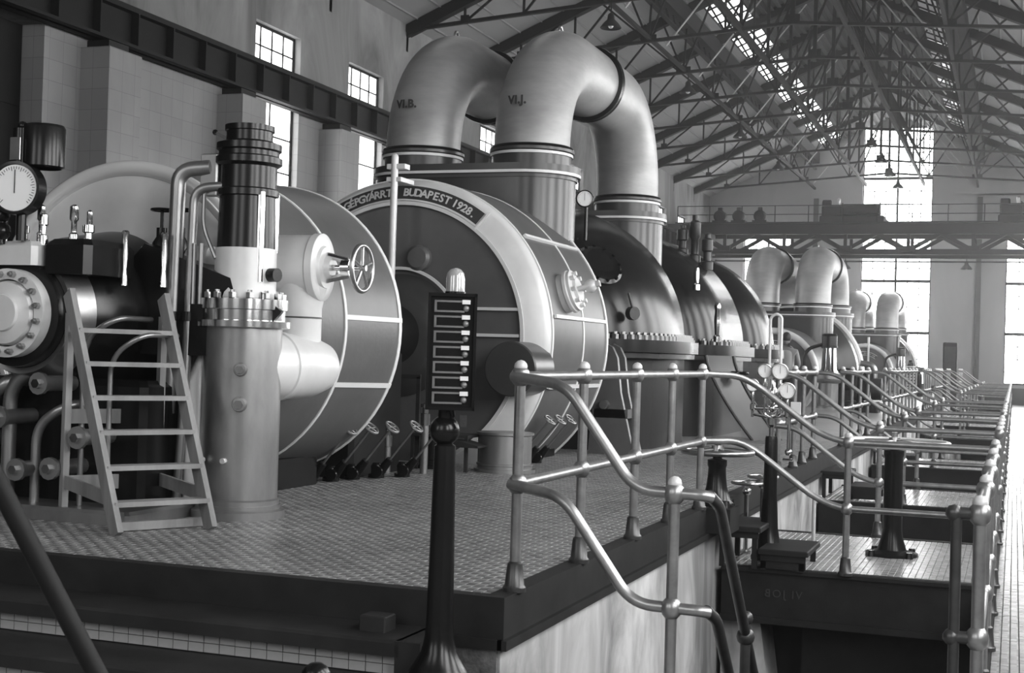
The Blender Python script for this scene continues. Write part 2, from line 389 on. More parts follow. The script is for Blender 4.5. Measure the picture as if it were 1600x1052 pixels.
# ---------------------------------------------------------------- stepped approach at the left front
steps = thing('stair_steps', 'dark stone steps with a white tiled riser up to the machine platform', 'steps', (-6.2, 5.4, 0))
XS = -2.47
obj('tread', MB().bbox(-9.9, XS, 5.47, Y0-.0, .255, .325, .012), M['tread'], steps, 30)
obj('tread', MB().bbox(-9.9, XS, 5.13, 5.56, .09, .16, .012), M['tread'], steps, 30)
obj('core', MB().bb(-9.9, XS-.02, 5.54, Y0, 0, .27).bb(-9.9, XS-.02, 5.2, 5.6, 0, .1), M['grout'], steps, 0)
obj('end_cheek', MB().bb(XS-.03, XS+.09, 5.47, Y0, 0, .325), M['tread'], steps, 0)
s = .083
for row, (yy, z0, zt) in enumerate(((5.535, .163, .252), (5.195, .0, .088))):
    h = zt-z0
    rows = 2 if row == 0 else 1
    for r in range(rows):
        zc = z0+h*(r+.5)/rows
        tm = mesh('tile', MB().box((0, 0, 0), (s-.004, .012, h/rows-.004)), M['risertile'], V((0, 0, 0)), 0)
        for k in range(46 if row == 0 else 36):
            o = inst('tile', tm, steps, (XS-.03-s*(k+.5), yy+random.uniform(-.0015, .0015), zc))
solo('wooden_block', MB().bbox(-2.74, -2.61, 5.60, 5.72, .325,   .395, .006), M['tread'], 'small wooden block left lying on the end of the stone step', 'block', None, 25)

# ---------------------------------------------------------------- walls
def wall_x(name, x0, x1, ys, ye, z0, z1, holes, mt, axis='x'):
    mb = MB(); ysplit = sorted({ys, ye, *[h[0] for h in holes], *[h[1] for h in holes]}); zsplit = sorted({z0, z1, *[h[2] for h in holes], *[h[3] for h in holes]})
    for ya, yb in zip(ysplit, ysplit[1:]):
        run = None
        for za, zb in list(zip(zsplit, zsplit[1:]))+[(None, None)]:
            solid = za is not None and not any(h[0] <= (ya+yb)/2 <= h[1] and h[2] <= (za+zb)/2 <= h[3] for h in holes)
            if solid: run = (run[0], zb) if run else (za, zb)
            elif run:
                if axis == 'x': mb.bb(x0, x1, ya, yb, *run)
                else: mb.bb(ya, yb, x0, x1, *run)
                run = None
    return struct(name, mb, mt)
bays = [24.25+4*k for k in range(11)]
holes = []
for c in bays: holes += [(c-.8, c+1.0, 7.18, 8.02), (c-.8, c+1.0, 2.4, 6.56)]
wall_x('wall_left', XL-.5, XL, 17.27, YE+.5, 0, 7.05, [h for h in holes if h[3] < 7], M['glazed'])
wall_x('wall_left_upper', XL-.5, XL, 17.27, YE+.5, 7.05, EZ, [h for h in holes if h[2] > 7], M['plaster'])
struct('wall_left_pier', MB().bb(XL-.5, XL, -5, 17.27, 6.45, EZ), M['plaster'])
# dark steel doors filling the nearest bay
d1 = struct('door_1', MB().bb(XL-.5, XL-.42, 5, 17.27, 0, 6.45), M['blackm'])
for k in range(16):
    for j in range(5):
        obj('panel', MB().bb(XL-.42, XL-.40, 5+k*.767+.03, 5+(k+1)*.767-.03, j*1.29+.03, (j+1)*1.29-.03), M['blackm'], d1, 0)
# pilasters under the crane beam
for i, c in enumerate([18.5+4*k for k in range(12)]):
    struct('wall_left_pilaster', MB().bb(XL, XL+.55, c-.35, c+.5, 0, 6.28), M['glazed'])
    struct('trim_5', MB().bb(XL, XL+.42, c-.2, c+.32, 6.28, 6.42), M['curb'])
bm = MB().bb(XL+.25, XL+.32, -5, YE, 6.42, 7.05).bb(XL+.1, XL+.46, -5, YE, 6.42, 6.47).bb(XL+.1, XL+.46, -5, YE, 7.0, 7.06).bb(XL+.24, XL+.33, -5, YE, 7.06, 7.14)
for k in range(70): bm.bb(XL+.1, XL+.47, k-5+.0, k-5+.03, 6.47, 7.0)
beam_l = solo('crane_runway', bm, M['crane'], 'dark riveted crane runway girder along the left wall on pilasters', 'girder', None, 0)
bm2 = MB().bb(XR-.5, XR-.4, -5, YE, 6.42, 7.06).bb(XR-.6, XR-.3, -5, YE, 7.0, 7.1)
solo('crane_runway', bm2, M['crane'], 'crane runway girder along the right wall, out of sight beside the aisle', 'girder', None, 0)
# windows of the left wall
wn = 0
def window_x(x, y0, y1, z0, z1, ny, nz, glass, nm, deep=.2):
    fr = MB(); w = .05
    fr.bb(x-deep, x-deep+.06, y0, y0+w, z0, z1).bb(x-deep, x-deep+.06, y1-w, y1, z0, z1).bb(x-deep, x-deep+.06, y0, y1, z0, z0+w).bb(x-deep, x-deep+.06, y0, y1, z1-w, z1)
    for i in range(1, ny): fr.bb(x-deep, x-deep+.05, y0+(y1-y0)*i/ny-.014, y0+(y1-y0)*i/ny+.014, z0, z1)
    for j in range(1, nz): fr.bb(x-deep, x-deep+.05, y0, y1, z0+(z1-z0)*j/nz-.014, z0+(z1-z0)*j/nz+.014)
    wo = struct(nm, fr, M['crane'])
    py, pz = (y1-y0)/ny, (z1-z0)/nz
    pm = mesh('pane', MB().box((0, 0, 0), (.012, py-.03, pz-.03)), glass, V((0, 0, 0)), 0)
    for i in range(ny):
        for j in range(nz): inst('pane', pm, wo, (x-deep+.02, y0+py*(i+.5), z0+pz*(j+.5)))
for i, c in enumerate(bays):
    wn += 1; window_x(XL, c-.8, c+1.0, 7.18, 8.02, 4, 2, M['glass_lit'], 'window_%d' % wn)
    wn += 1; window_x(XL, c-.8, c+1.0, 2.4, 6.56, 2, 6, M['glass_lit'], 'window_%d' % wn)
# end wall with three tall windows
EW = [(-12.38, -10.05, .9, 7.75), (-6.86, -3.72, .75, 12.72), (-.47, 1.85, .9, 7.75)]
wall_x('wall_end', YE, YE+.5, XL-.5, XR+.5, 0, EZ, [(a, b, z0, min(z1, EZ)) for a, b, z0, z1 in EW], M['plaster2'], 'y')
gable = MB()
for poly in ([(XL-.5, EZ), (-6.86, EZ), (-6.86, roofz(-6.86)), (XL-.5, EZ-.2)], [(-3.72, EZ), (XR+.5, EZ), (XR+.5, EZ-.2), (-3.72, roofz(-3.72))],
             [(-6.86, 12.72), (-3.72, 12.72), (-3.72, roofz(-3.72)), (RX, roofz(RX)), (-6.86, roofz(-6.86))]):
    gable.prism(poly, (0, YE, 0), (1, 0, 0), (0, 0, 1), (0, .5, 0))
struct('wall_end_gable', gable, M['plaster2'])
struct('wall_end_pilaster', MB().bb(-1.75, -1.52, YE-.12, YE, 0, 9.4).bb(-9.1, -8.87, YE-.12, YE, 0, 9.4), M['darkgrey'])
struct('baseboard_end', MB().bb(XL, XR, YE-.06, YE, 0, .75), M['darkgrey'])
for a, b, z0, z1 in EW:
    wn += 1; nx = 6 if b-a > 3 else 4; nz = 20 if z1 > 10 else 12
    fr = MB(); y = YE+.12
    for i in range(nx+1):
        x = a+(b-a)*i/nx; t = .05 if i in (0, nx, nx//2) else .018; fr.bb(x-t, x+t, y, y+.08, z0, z1)
    for j in range(nz+1):
        z = z0+(z1-z0)*j/nz; t = .07 if j % 4 == 0 else .018; fr.bb(a, b, y, y+.08, z-t, z+t)
    wo = struct('window_%d' % wn, fr, M['crane'])
    px, pz = (b-a)/nx, (z1-z0)/nz
    pm = mesh('pane', MB().box((0, 0, 0), (px-.04, .012, pz-.04)), M['glass_end'], V((0, 0, 0)), 0)
    for i in range(nx):
        for j in range(nz): inst('pane', pm, wo, (a+px*(i+.5), y+.05, z0+pz*(j+.5)))
# right and near walls (behind the camera's shoulder), open for daylight
for i in range(16):
    wn += 1; window_x(XR+.5, LE+4*i+.9, LE+4*i+3.1, 2.4, 7.6, 4, 9, M['glass_lit'], 'window_%d' % wn)
rh = [(LE+4*i+.9, LE+4*i+3.1, 2.4, 7.6) for i in range(16)]
wall_x('wall_right', XR, XR+.5, -5.5, YE+.5, 0, EZ, rh, M['glazed'])
wall_x('wall_near', -5.5, -5, XL-.5, XR+.5, 0, EZ+4.2, [(-10.5, -7.5, 2.7, 8.3), (-4, -1, 2.7, 8.3)], M['plaster2'], 'y')

# ---------------------------------------------------------------- roof
SKY = [(-8.78, -7.85), (-2.95, -2.02)]
def roof_seg(x0, x1, y0=-5.5, y1=YE+.5, th=.12):
    return [(x0, roofz(x0)), (x1, roofz(x1)), (x1, roofz(x1)+th), (x0, roofz(x0)+th)]
rl = MB()
for x0, x1 in ((XL-.6, -8.78), (-2.02, XR+.6)): rl.prism(roof_seg(x0, x1), (0, -5.5, 0), (1, 0, 0), (0, 0, 1), (0, YE+6, 0))
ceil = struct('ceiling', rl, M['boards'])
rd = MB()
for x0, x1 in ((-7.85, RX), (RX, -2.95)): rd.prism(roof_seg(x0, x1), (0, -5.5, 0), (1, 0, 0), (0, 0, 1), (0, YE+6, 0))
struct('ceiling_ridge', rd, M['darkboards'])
# board joints of the light slopes and dark louvre laths at the ridge
cov = MB()
for k in range(9):
    for x in (XL+.6*k+.3, XR-.6*k-.3): cov.bb(x-.02, x+.02, 14, YE, roofz(x)-.035, roofz(x)+.01)
struct('trim_6', cov, M['boards'])
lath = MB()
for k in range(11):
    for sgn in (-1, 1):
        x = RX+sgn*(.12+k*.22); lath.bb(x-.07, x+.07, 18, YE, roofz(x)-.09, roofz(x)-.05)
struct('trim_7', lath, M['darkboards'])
for si, (x0, x1) in enumerate(SKY):
    wn += 1; fr = MB()
    ys = [18.5+4*k for k in range(13)]
    def pt(x, y, dz=0): return (x, y, roofz(x)+dz)
    for y in [17.5+.8*k for k in range(61)]:
        t = .09 if abs(((y-18.5) % 4)) < .05 else .022
        fr.beam(pt(x0, y, .04), pt(x1, y, .04), t*2, .08)
    for x in (x0, (2*x0+x1)/3, (x0+2*x1)/3, x1): fr.beam(pt(x, 14, .04), pt(x, YE, .04), .05, .08)
    wo = struct('window_%d' % wn, fr, M['truss'])
    ang = atan2(roofz(x1)-roofz(x0), x1-x0); Lp = (x1-x0)/cos(ang)/3
    gm = M['glass_sky'] if si == 0 else M['glass_faint']
    pm = mesh('pane', MB().box((0, 0, 0), (Lp-.04, .75, .01), Matrix.Rotation(-ang, 3, 'Y')), gm, V((0, 0, 0)), 0)
    pd = mesh('pane', MB().box((0, 0, 0), (Lp-.04, .75, .01), Matrix.Rotation(-ang, 3, 'Y')), M['glass_dim'], V((0, 0, 0)), 0)
    for k in range(60):
        for j in range(3):
            x = x0+(x1-x0)*(j+.5)/3; y = 17.9+.8*k
            inst('pane', pd if random.random() < (.3 if si == 0 else .08) else pm, wo, (x, y, roofz(x)+.05))

# ---------------------------------------------------------------- roof trusses
def make_truss():
    t = thing('roof_truss', '', 'truss', (RX, 0, EZ))
    H = XR-RX; y = 0
    def bz(d): return EZ-.12+.075*d if d <= H else 0
    def tp(d, s): return V((RX+s*(H-d), y, EZ+SL*d-.16))
    def bp(d, s): return V((RX+s*(H-d), y, bz(d)))
    for s in (-1, 1):
        obj('top_chord', MB().beam(tp(.0, s), tp(H, s), .24, .27), M['truss'], t, 0)
        obj('bottom_chord', MB().beam(bp(.0, s), bp(H, s), .12, .075), M['truss'], t, 0)
        for d0, d1 in ((1.5, 1.5), (3.0, 3.0), (7.0, 7.0)): obj('web_post', MB().beam(bp(d0, s), tp(d1, s), .06, .05), M['truss'], t, 0)
        for d0, d1 in ((1.5, 3.0), (5.0, 3.6), (5.0, 4.35), (5.0, 5.1), (5.0, 5.8), (7.0, 5.8), (7.0, H), (3.0, 4.35)):
            obj('web_brace', MB().beam(bp(d0, s), tp(d1, s), .05, .05), M['truss'], t, 0)
        for d in (1.5, 5.0): obj('gusset', MB().box(bp(d, s)+V((0, 0, .07)), (.42 if d > 2 else .22, .03, .2)), M['truss'], t, 0)
        obj('heel_bracket', MB().prism([(0, 0), (.55, .2), (.55, .3), (0, .3), (0, -.35), (.0, -.35)][:5], (RX+s*(H+.0), y-.06, EZ-.3), (-s, 0, 0), (0, 0, 1), (0, .12, 0)), M['truss'], t, 0)
        obj('tie_rod', MB().cyl(tp(7.8, s)+V((0, .3, -.1)), bp(5.4, s)+V((0, .3, -.1)), .022, None, 6), M['alu'], t, 0, 'light coloured sloping rod')
        obj('lantern_post', MB().beam(bp(H-1.3, s), tp(H-1.3, s), .1, .08), M['truss'], t, 0)
        obj('lantern_brace', MB().beam(bp(H-1.3, s), tp(H-.1, s), .07, .06), M['truss'], t, 0)
    obj('king_post', MB().beam(bp(H, 1), tp(H, 1), .12, .1), M['truss'], t, 0)
    obj('ridge_gusset', MB().box(bp(H, 1)+V((0, 0, .12)), (.34, .03, .2)), M['truss'], t, 0)
    return t
tr0 = make_truss()
ords = ['first', 'second', 'third', 'fourth', 'fifth', 'sixth', 'seventh', 'eighth', 'ninth', 'tenth', 'eleventh', 'twelfth']
for k in range(12):
    t = tr0 if k == 0 else copy_tree(tr0)
    t.location = (RX, 18.5+4*k, EZ); t['group'] = 'steel roof trusses of the hall'
    t['label'] = 'dark steel roof truss spanning the hall, ' + (ords[k] + ' from the camera' if k < 11 else 'last before the end window wall')
# members running the length of the hall
for x, z, w, h, lab in ((-9.05, roofz(-9.0)-.46, .36, .5, 'deep dark purlin girder under the left skylight strip'), (-1.72, roofz(-1.8)-.52, .5, .6, 'deep dark purlin girder under the right skylight strip'),
                        (-9.05, 9.86, .09, .09, 'thin longitudinal tie joining truss gussets over the machines'), (-1.75, 9.86, .09, .09, 'thin longitudinal tie joining truss gussets over the aisle'), (RX, roofz(RX)-.4, .2, .3, 'dark ridge beam under the roof peak'),
                        (-6.7, 10.0, .1, .14, 'dark lantern stringer left of the roof ridge'), (-4.1, 10.0, .1, .14, 'dark lantern stringer right of the roof ridge')):
    mb = MB().bb(x-w/2, x+w/2, 17.5, YE-.14, z-h/2, z+h/2)
    if w > .2:
        for k in range(58): mb.beam((x, 18.5+.8*k, z-h/2), (x+.0, 18.9+.8*k, z-h/2-.25), .05, .05)
        mb.bb(x-.06, x+.06, 17.5, YE-.14, z-h/2-.3, z-h/2-.24)
    solo('longitudinal_girder', mb, M['truss'], lab, 'girder', None, 0)

# ---------------------------------------------------------------- pendant lamps
def make_lamp(drop):
    t = thing('pendant_lamp', '', 'lamp', (0, 0, 0))
    obj('shade', MB().lathe((0, 0, 0), (0, 0, 1), [(.24, 0), (.25, .015), (.19, .1), (.09, .2), (.07, .32), (.03, .36)], 20), M['crane'], t)
    obj('bulb', MB().sphere((0, 0, .06), .07, 10), M['glass'], t)
    obj('rod', MB().cyl((0, 0, .34), (0, 0, .36+drop), .018, None, 8), M['crane'], t)
    return t
lp = make_lamp(.35); first = True
for i, (x, y, z, lab) in enumerate([(-8.95, 30.5, 9.2, 'nearest of the row over the machines'), (-8.95, 38.5, 9.2, 'second lamp of the row over the machines'), (-8.95, 46.5, 9.2, 'third lamp of the row over the machines'), (-8.95, 54.5, 9.2, 'fourth lamp of the row over the machines'),
        (-5.0, 50.5, 9.42, 'topmost lamp silhouetted against the bright end window'), (-5.0, 54.5, 9.42, 'second lamp down silhouetted against the bright end window'), (-5.0, 58.5, 9.42, 'third lamp down silhouetted against the bright end window'), (-5.0, 62.5, 9.42, 'lowest lamp silhouetted against the bright end window'),
        (-7.0, 61.0, 5.75, 'lamp hanging under the crane left of the end window'), (-2.0, 61.0, 5.75, 'lamp hanging under the crane right of the end window')]):
    t = lp if first else copy_tree(lp); first = False
    t.location = (x, y, z); t['label'] = 'dark conical pendant lamp, ' + lab; t['group'] = 'pendant lamps of the hall'
    if i > 7:
        for c in t.children:
            if c.name.startswith('rod'): c.scale = (1, 1, 1)

# ---------------------------------------------------------------- travelling crane
CY = 58.0; CT, CB = 7.42, 6.3
cr = thing('travelling_crane', 'dark lattice travelling crane spanning the hall in front of the end windows', 'crane', (RX, CY, CB))
X0, X1 = XL+.35, XR-.4
for yy in (CY, CY+2.2):
    obj('main_girder', MB().bb(X0, X1, yy-.14, yy+.14, CT-.45, CT), M['crane'], cr, 0)
    obj('lower_chord', MB().bb(X0+1.0, X1-1.0, yy-.1, yy+.1, CB-.16, CB+.06).bb(X0+1, X1-1, yy-.04, yy+.04, CB-.32, CB-.26), M['crane'], cr, 0)
    n = 6; L = (X1-X0-1.6)/n
    for k in range(n):
        xa = X0+.8+L*k
        obj('diagonal', MB().beam((xa, yy, CT-.4), (xa+L/2, yy, CB), .1, .16), M['crane'], cr, 0)
        obj('diagonal', MB().beam((xa+L/2, yy, CB), (xa+L, yy, CT-.4), .1, .16), M['crane'], cr, 0)
        obj('upright', MB().beam((xa+L/2, yy, CB), (xa+L/2, yy, CT-.4), .08, .14), M['crane'], cr, 0)
        obj('gusset', MB().box((xa+L/2, yy-.02, CB+.08), (.5, .25, .22)), M['crane'], cr, 0)
obj('end_carriage', MB().bb(X0-.3, X0+.3, CY-.6, CY+2.8, CT-.42, CT-.05), M['crane'], cr, 0)
obj('end_carriage', MB().bb(X1-.3, X1+.3, CY-.6, CY+2.8, CT-.42, CT-.05), M['crane'], cr, 0)
for xw in (X0, X1):
    for yw in (CY-.2, CY+2.4): obj('wheel', MB().cyl((xw-.06, yw, CT-.28), (xw+.06, yw, CT-.28), .2, None, 16), M['crane'], cr)
for k in range(13):
    x = X0+(X1-X0)*k/12; obj('guard_post', MB().cyl((x, CY-.1, CT), (x, CY-.1, CT+.75), .02, None, 6), M['crane'], cr, 0)
for z in (CT+.38, CT+.75): obj('guard_rail', MB().cyl((X0, CY-.1, z), (X1, CY-.1, z), .018, None, 6), M['crane'], cr, 0)
obj('walkway', MB().bb(X0, X1, CY-.5, CY+.1, CT-.02, CT+.03), M['crane'], cr, 0)
for k, x in enumerate((-11.9, -11.1, -10.2)):
    mo = obj('drive_motor', MB().lathe((x, CY-.35, CT+.3), (0, 1, 0), [(.0, 0), (.2, .02), (.26, .08), (.26, .5), (.2, .6)], 16), M['crane'], cr)
    obj('motor_foot', MB().bb(x-.3, x+.3, CY-.35, CY+.2, CT+.03, CT+.12).bb(x-.09, x+.09, CY-.2, CY, CT+.5, CT+.68), M['crane'], mo, 0)
obj('cabin', MB().bbox(-13.3, -12.2, CY-.7, CY+.5, 5.6, 7.0, .05), M['crane'], cr, 25)
for k, (x, lab) in enumerate(((-6.5, 'crane trolley with winch machinery before the end window'), (.5, 'crane trolley at the right end beyond the aisle'))):
    t = thing('crane_trolley', 'dark ' + lab, 'trolley', (x, CY+1.1, CT), 'crane trolleys')
    obj('frame', MB().bbox(x-1.25, x+1.35, CY-.1, CY+2.3, CT+.06, CT+.32, .03), M['crane'], t, 25)
    obj('gear_case', MB().bbox(x-1.2, x-.35, CY+.1, CY+1.0, CT+.3, CT+.78, .06), M['crane'], t, 25)
    obj('winch_drum', MB().lathe((x-.4, CY+.5, CT+.62), (1, 0, 0), [(.3, 0), (.3, .03), (.24, .05), (.24, 1.5), (.3, 1.52), (.3, 1.55)], 20, cap=True), M['crane'], t)
    obj('motor', MB().lathe((x-1.2, CY+.35, CT+.86), (1, 0, 0), [(.1, 0), (.16, .03), (.16, .35), (.1, .4)], 14, cap=True), M['crane'], t)
    obj('lamp', MB().cyl((x-.5, CY+.2, CT+.78), (x-.5, CY+.2, CT+.95), .05, .07, 10).sphere((x-.5, CY+.2, CT+1.0), .08, 10), M['steel'], t)
    for xx in (-1, 1):
        for yw in (0, 2.2): obj('wheel', MB().cyl((x+xx, CY+yw-.05, CT+.1), (x+xx, CY+yw+.05, CT+.1), .13, None, 14), M['crane'], t)

# ================================================================ MACHINES
AX, AZ = -5.85, 1.75
def ring_band(y0, y1, R, w=.012, n=72, a0=0, a1=2*pi):
    return MB().lathe((AX, y0, AZ), (0, 1, 0), [(R-.01, 0), (R+w, 0), (R+w, y1-y0), (R-.01, y1-y0)], n, a0, a1)
def yring(c, prof, n=64, cap=False): return MB().lathe(c, (0, 1, 0), prof, n, cap=cap)
def on_axis(ang, R, y, az=AZ, ax=AX):     # angle from the top, clockwise as seen from the front
    return V((ax+R*sin(ang), y, az+R*cos(ang)))

# ---- nearest casing (high-pressure end)
t = thing('turbine_casing', 'nearest grey turbine casing with white edge lines, behind the wooden ladder and valve column', 'turbine', (AX, 9.1, P))
obj('shell', yring((AX, 8.09, AZ), [(1.085, .0), (1.10, .10), (1.185, 2.06)], 80), M['grey'], t)
obj('front_cover', yring((AX, 8.09, AZ), [(0, .05), (.55, .03), (.98, .0), (1.05, .02)], 80), M['cream'], t)
obj('rim', MB().torus((AX, 8.10, AZ), (0, 1, 0), 1.06, .055, 90, 12), M['rimw'], t, label='bright polished rim ring')
obj('rear_cover', yring((AX, 10.1, AZ), [(1.18, 0), (1.0, .16), (.5, .22), (0, .22)], 80), M['darkgrey'], t)
obj('edge_line', ring_band(10.10, 10.15, 1.178), M['white'], t, label='white painted edge line')
obj('edge_line', ring_band(9.22, 9.255, 1.142), M['white'], t, label='white painted edge line')
for ang in (86, 112): 
    a = radians(ang); mb = MB()
    A = [on_axis(a-.016, 1.132+.044*(k), 9.24+.9*k/1) for k in (0, 1)]; B = [on_axis(a+.016, 1.132+.044*k, 9.24+.9*k/1) for k in (0, 1)]
    d = on_axis(a, .022, 0)-V((AX, 0, AZ)); mb.add(A+B+[p+d for p in A+B], [(0, 1, 3, 2), (4, 6, 7, 5), (0, 4, 5, 1), (2, 3, 7, 6), (0, 2, 6, 4), (1, 5, 7, 3)])
    obj('seam_line', mb, M['white'], t, 0, 'white painted seam line')
obj('foot', MB().bbox(AX-.9, AX+.55, 8.5, 10.0, P, .75, .03), M['black'], t, 25)

# ---- governor end at the left edge
t = thing('governor_housing', 'black governor housing with a bright bolted round end cover at the left edge', 'machine', (AX, 7.4, P))
obj('housing', yring((AX, 6.98, AZ), [(.27, 0), (.33, .0), (.34, .1), (.40, .2), (.52, .5), (.60, .95)], 56), M['black'], t)
obj('flare', yring((AX, 6.95, AZ), [(.34, .1), (.375, .09), (.43, .27), (.41, .30)], 56), M['steel'], t)
ec = obj('end_cover', yring((AX, 6.86, AZ), [(0, .0), (.09, .0), (.115, .012), (.19, .02), (.20, .05), (.20, .12)], 48), M['cream'], t)
obj('hub', yring((AX, 6.85, AZ), [(0, 0), (.11, 0), (.115, .01), (.115, .03)], 32), M['cream'], ec)
obj('bolt_ring', yring((AX, 6.90, AZ), [(.21, .06), (.21, 0), (.275, 0), (.275, .09)], 48), M['cream'], t)
bolt = mesh('bolt', MB().cyl((0, -.03, 0), (0, .02, 0), .02, None, 6).cyl((0, -.05, 0), (0, -.03, 0), .012, None, 6), M['steel'], V((0, 0, 0)))
for k in range(16): inst('bolt', bolt, t, on_axis(2*pi*(k+.5)/16, .243, 6.90))
obj('top_box', MB().bbox(AX-.45, AX+.16, 6.95, 7.35, 2.05, 2.2, .03), M['cream'], t, 25, 'pale top cover box')
obj('top_block', MB().bbox(AX+.16, AX+.52, 7.0, 7.5, 2.0, 2.22, .04), M['black'], t, 25)
obj('sloping_cover', MB().prism([(0, .1), (.3, .42), (.95, .2), (1.05, -.1), (.9, -.3), (0, -.3)], (AX+.2, 7.6, 1.82), (1, 0, 0), (0, 0, 1), (0, .35, 0)), M['black'], t, 25)
obj('pedestal', MB().bbox(AX-.6, AX+.75, 7.3, 8.0, P, 1.35, .04), M['black'], t, 25)
obj('base_plate', MB().bbox(AX-.9, AX+.9, 6.95, 8.05, P, .57, .02), M['sheet'], t, 25)
for x, z0, z1, r in ((AX-.13, .57, 1.3, .045), (AX+.08, .57, 1.05, .03), (AX-.33, .57, 1.2, .05), (AX+.42, .57, 1.6, .018), (AX+.62, .57, 1.5, .016)):
    obj('pipe', MB().tube([(x, 7.12, z0), (x, 7.12, z1), (x+.22, 7.12, z1+.14), (x+.22, 7.5, z1+.14)], r, 12, .12), M['sheet'], t)
for x, z in ((AX-.1, 1.1), (AX-.34, .95), (AX+.2, 1.32), (AX+.3, .8), (AX+.05, .78), (AX+.5, 1.0)):
    v = obj('fitting', MB().cyl((x, 7.0, z), (x, 7.3, z), .05, None, 14).cyl((x, 6.97, z), (x, 7.0, z), .07, None, 12), M['sheet'], t)
    obj('nut', MB().cyl((x, 6.94, z), (x, 6.97, z), .03, None, 6), M['chrome'], v)
for k, (x, y, h, r) in enumerate(((AX-.2, 7.05, .14, .03), (AX-.05, 7.1, .13, .035), (AX+.08, 7.1, .26, .028), (AX+.14, 7.05, .2, .03), (AX+.25, 7.2, .27, .03), (AX+.33, 7.25, .24, .02), (AX+.4, 7.15, .14, .04), (AX+.02, 7.0, .17, .022), (AX-.12, 7.0, .2, .02))):
    f = obj('oil_fitting', MB().lathe((x, y, 2.18), (0, 0, 1), [(r, 0), (r, h*.3), (r*.6, h*.35), (r*.6, h*.6), (r*.95, h*.65), (r*.95, h*.95), (r*.4, h)], 14, cap=True), M['chrome'], t)
for x, y, z in ((AX+.72, 7.5, 2.28), (AX+.53, 7.35, 2.3)):
    obj('lever', MB().lathe((x, y, 1.95), (0, 0, 1), [(.025, 0), (.022, .06), (.016, .1), (.024, .2), (.018, .3), (.024, .34), (.016, .35)], 12, cap=True), M['chrome'], t)
for x in (AX+.88, AX+.93): obj('rod', MB().cyl((x, 7.6, 1.85), (x, 7.6, 2.24), .014, None, 8), M['sheet'], t)
obj('link_arm', MB().sphere((AX+1.2, 7.7, 1.99), .05, 10).beam((AX+1.18, 7.7, 2.0), (AX+1.42, 7.75, 1.78), .05, .09), M['black'], t)
obj('ball_stack', MB().sphere((AX-.1, 6.95, 2.26), .06, 12).sphere((AX-.1, 6.95, 2.36), .05, 12).cyl((AX-.1, 6.95, 2.18), (AX-.1, 6.95, 2.5), .025, None, 10), M['black'], t)

def dial(name_parent, c, r, nrm, col='chrome', depth=.05, ticks=24):
    c = V(c); a, u, v = basis(nrm)
    if v.z > 0: v = -v
    up = -v if v.z < 0 else v; rt = up.cross(a)
    k = obj('dial_case', MB().lathe(c, -a, [(r*.86, 0), (r*.9, -.012), (r, -.01), (r, depth), (r*.7, depth+.015), (0, depth+.015)], 32), M[col], name_parent)
    f = obj('dial_face', MB().lathe(c+a*.002, a, [(0, 0), (r*.88, 0)], 32), M['dial'], k, 0, 'white dial face')
    mb = MB()
    for i in range(ticks):
        th = radians(-135+270*i/(ticks-1)); d = up*cos(th)+rt*sin(th); w = rt*cos(th)-up*sin(th)
        r0 = r*(.70 if i % 4 else .64); mb.add([c+a*.004+d*r0-w*r*.012, c+a*.004+d*r0+w*r*.012, c+a*.004+d*r*.8+w*r*.012, c+a*.004+d*r*.8-w*r*.012], [(0, 1, 2, 3)])
    obj('scale_marks', mb, M['ink'], k, 0)
    obj('needle', MB().beam(c+a*.006-up*r*.2, c+a*.006+up*r*.68, r*.03, .003, a), M['ink'], k, 0)
    return k
t = thing('tachometer', 'large white dial under a black counter drum at the left edge', 'gauge', (AX+.02, 6.98, 2.2))
dial(t, (-5.80, 6.88, 2.52), .165, (.2, -1, 0), 'black', .09, 36)
obj('stem', MB().cyl((-5.80, 6.95, 2.2), (-5.80, 6.95, 2.4), .03, None, 12), M['black'], t)
obj('counter_drum', MB().lathe((-5.73, 7.05, 2.66), (0, 0, 1), [(.11, 0), (.13, .01), (.13, .25), (.12, .27), (.0, .27)], 28), M['black'], t)
obj('counter_neck', MB().cyl((-5.84, 6.98, 2.66), (-5.84, 6.98, 2.9), .055, None, 16).sphere((-5.84, 6.98, 2.92), .03, 10), M['black'], t)
obj('counter_plate', MB().bbox(-5.88, -5.80, 6.915, 6.925, 2.7, 2.84, .003), M['steel'], t, 0, 'bright little plate on the counter')

# piping and hand valves between governor and casing
t = thing('steam_pipework', 'pale horizontal pipes with flanges behind the ladder, in front of the nearest casing', 'pipe', (-5.7, 7.95, 1.9))
obj('pipe', MB().cyl((-6.9, 7.86, 2.16), (-5.0, 7.86, 2.16), .085, None, 20), M['cream'], t)
obj('pipe', MB().cyl((-6.9, 7.80, 1.98), (-4.95, 7.80, 1.98), .06, None, 20), M['alu'], t)
for x in (-5.9, -5.62, -5.35): obj('collar', MB().cyl((x, 7.80, 1.98), (x+.05, 7.80, 1.98), .075, None, 20), M['sheet'], t)
obj('pipe', MB().cyl((-5.75, 7.84, 1.82), (-5.1, 7.84, 1.82), .075, None, 20), M['cream'], t)
for x in (-5.36, -5.22):
    v = obj('valve_body', MB().lathe((x, 7.8, 2.16), (0, 0, 1), [(.06, 0), (.06, .1), (.035, .14), (.035, .2), (.012, .2), (.012, .33)], 14, cap=True), M['black'], t)
    obj('handwheel', MB().torus((x, 7.8, 2.48), (0, 0, 1), .07, .01, 20, 8).beam((x-.07, 7.8, 2.48), (x+.07, 7.8, 2.48), .014, .01), M['black'], v)
t = thing('oil_pipe_bends', 'two dark upright pipes bending over into the top of the valve column', 'pipe', (-5.1, 7.6, P))
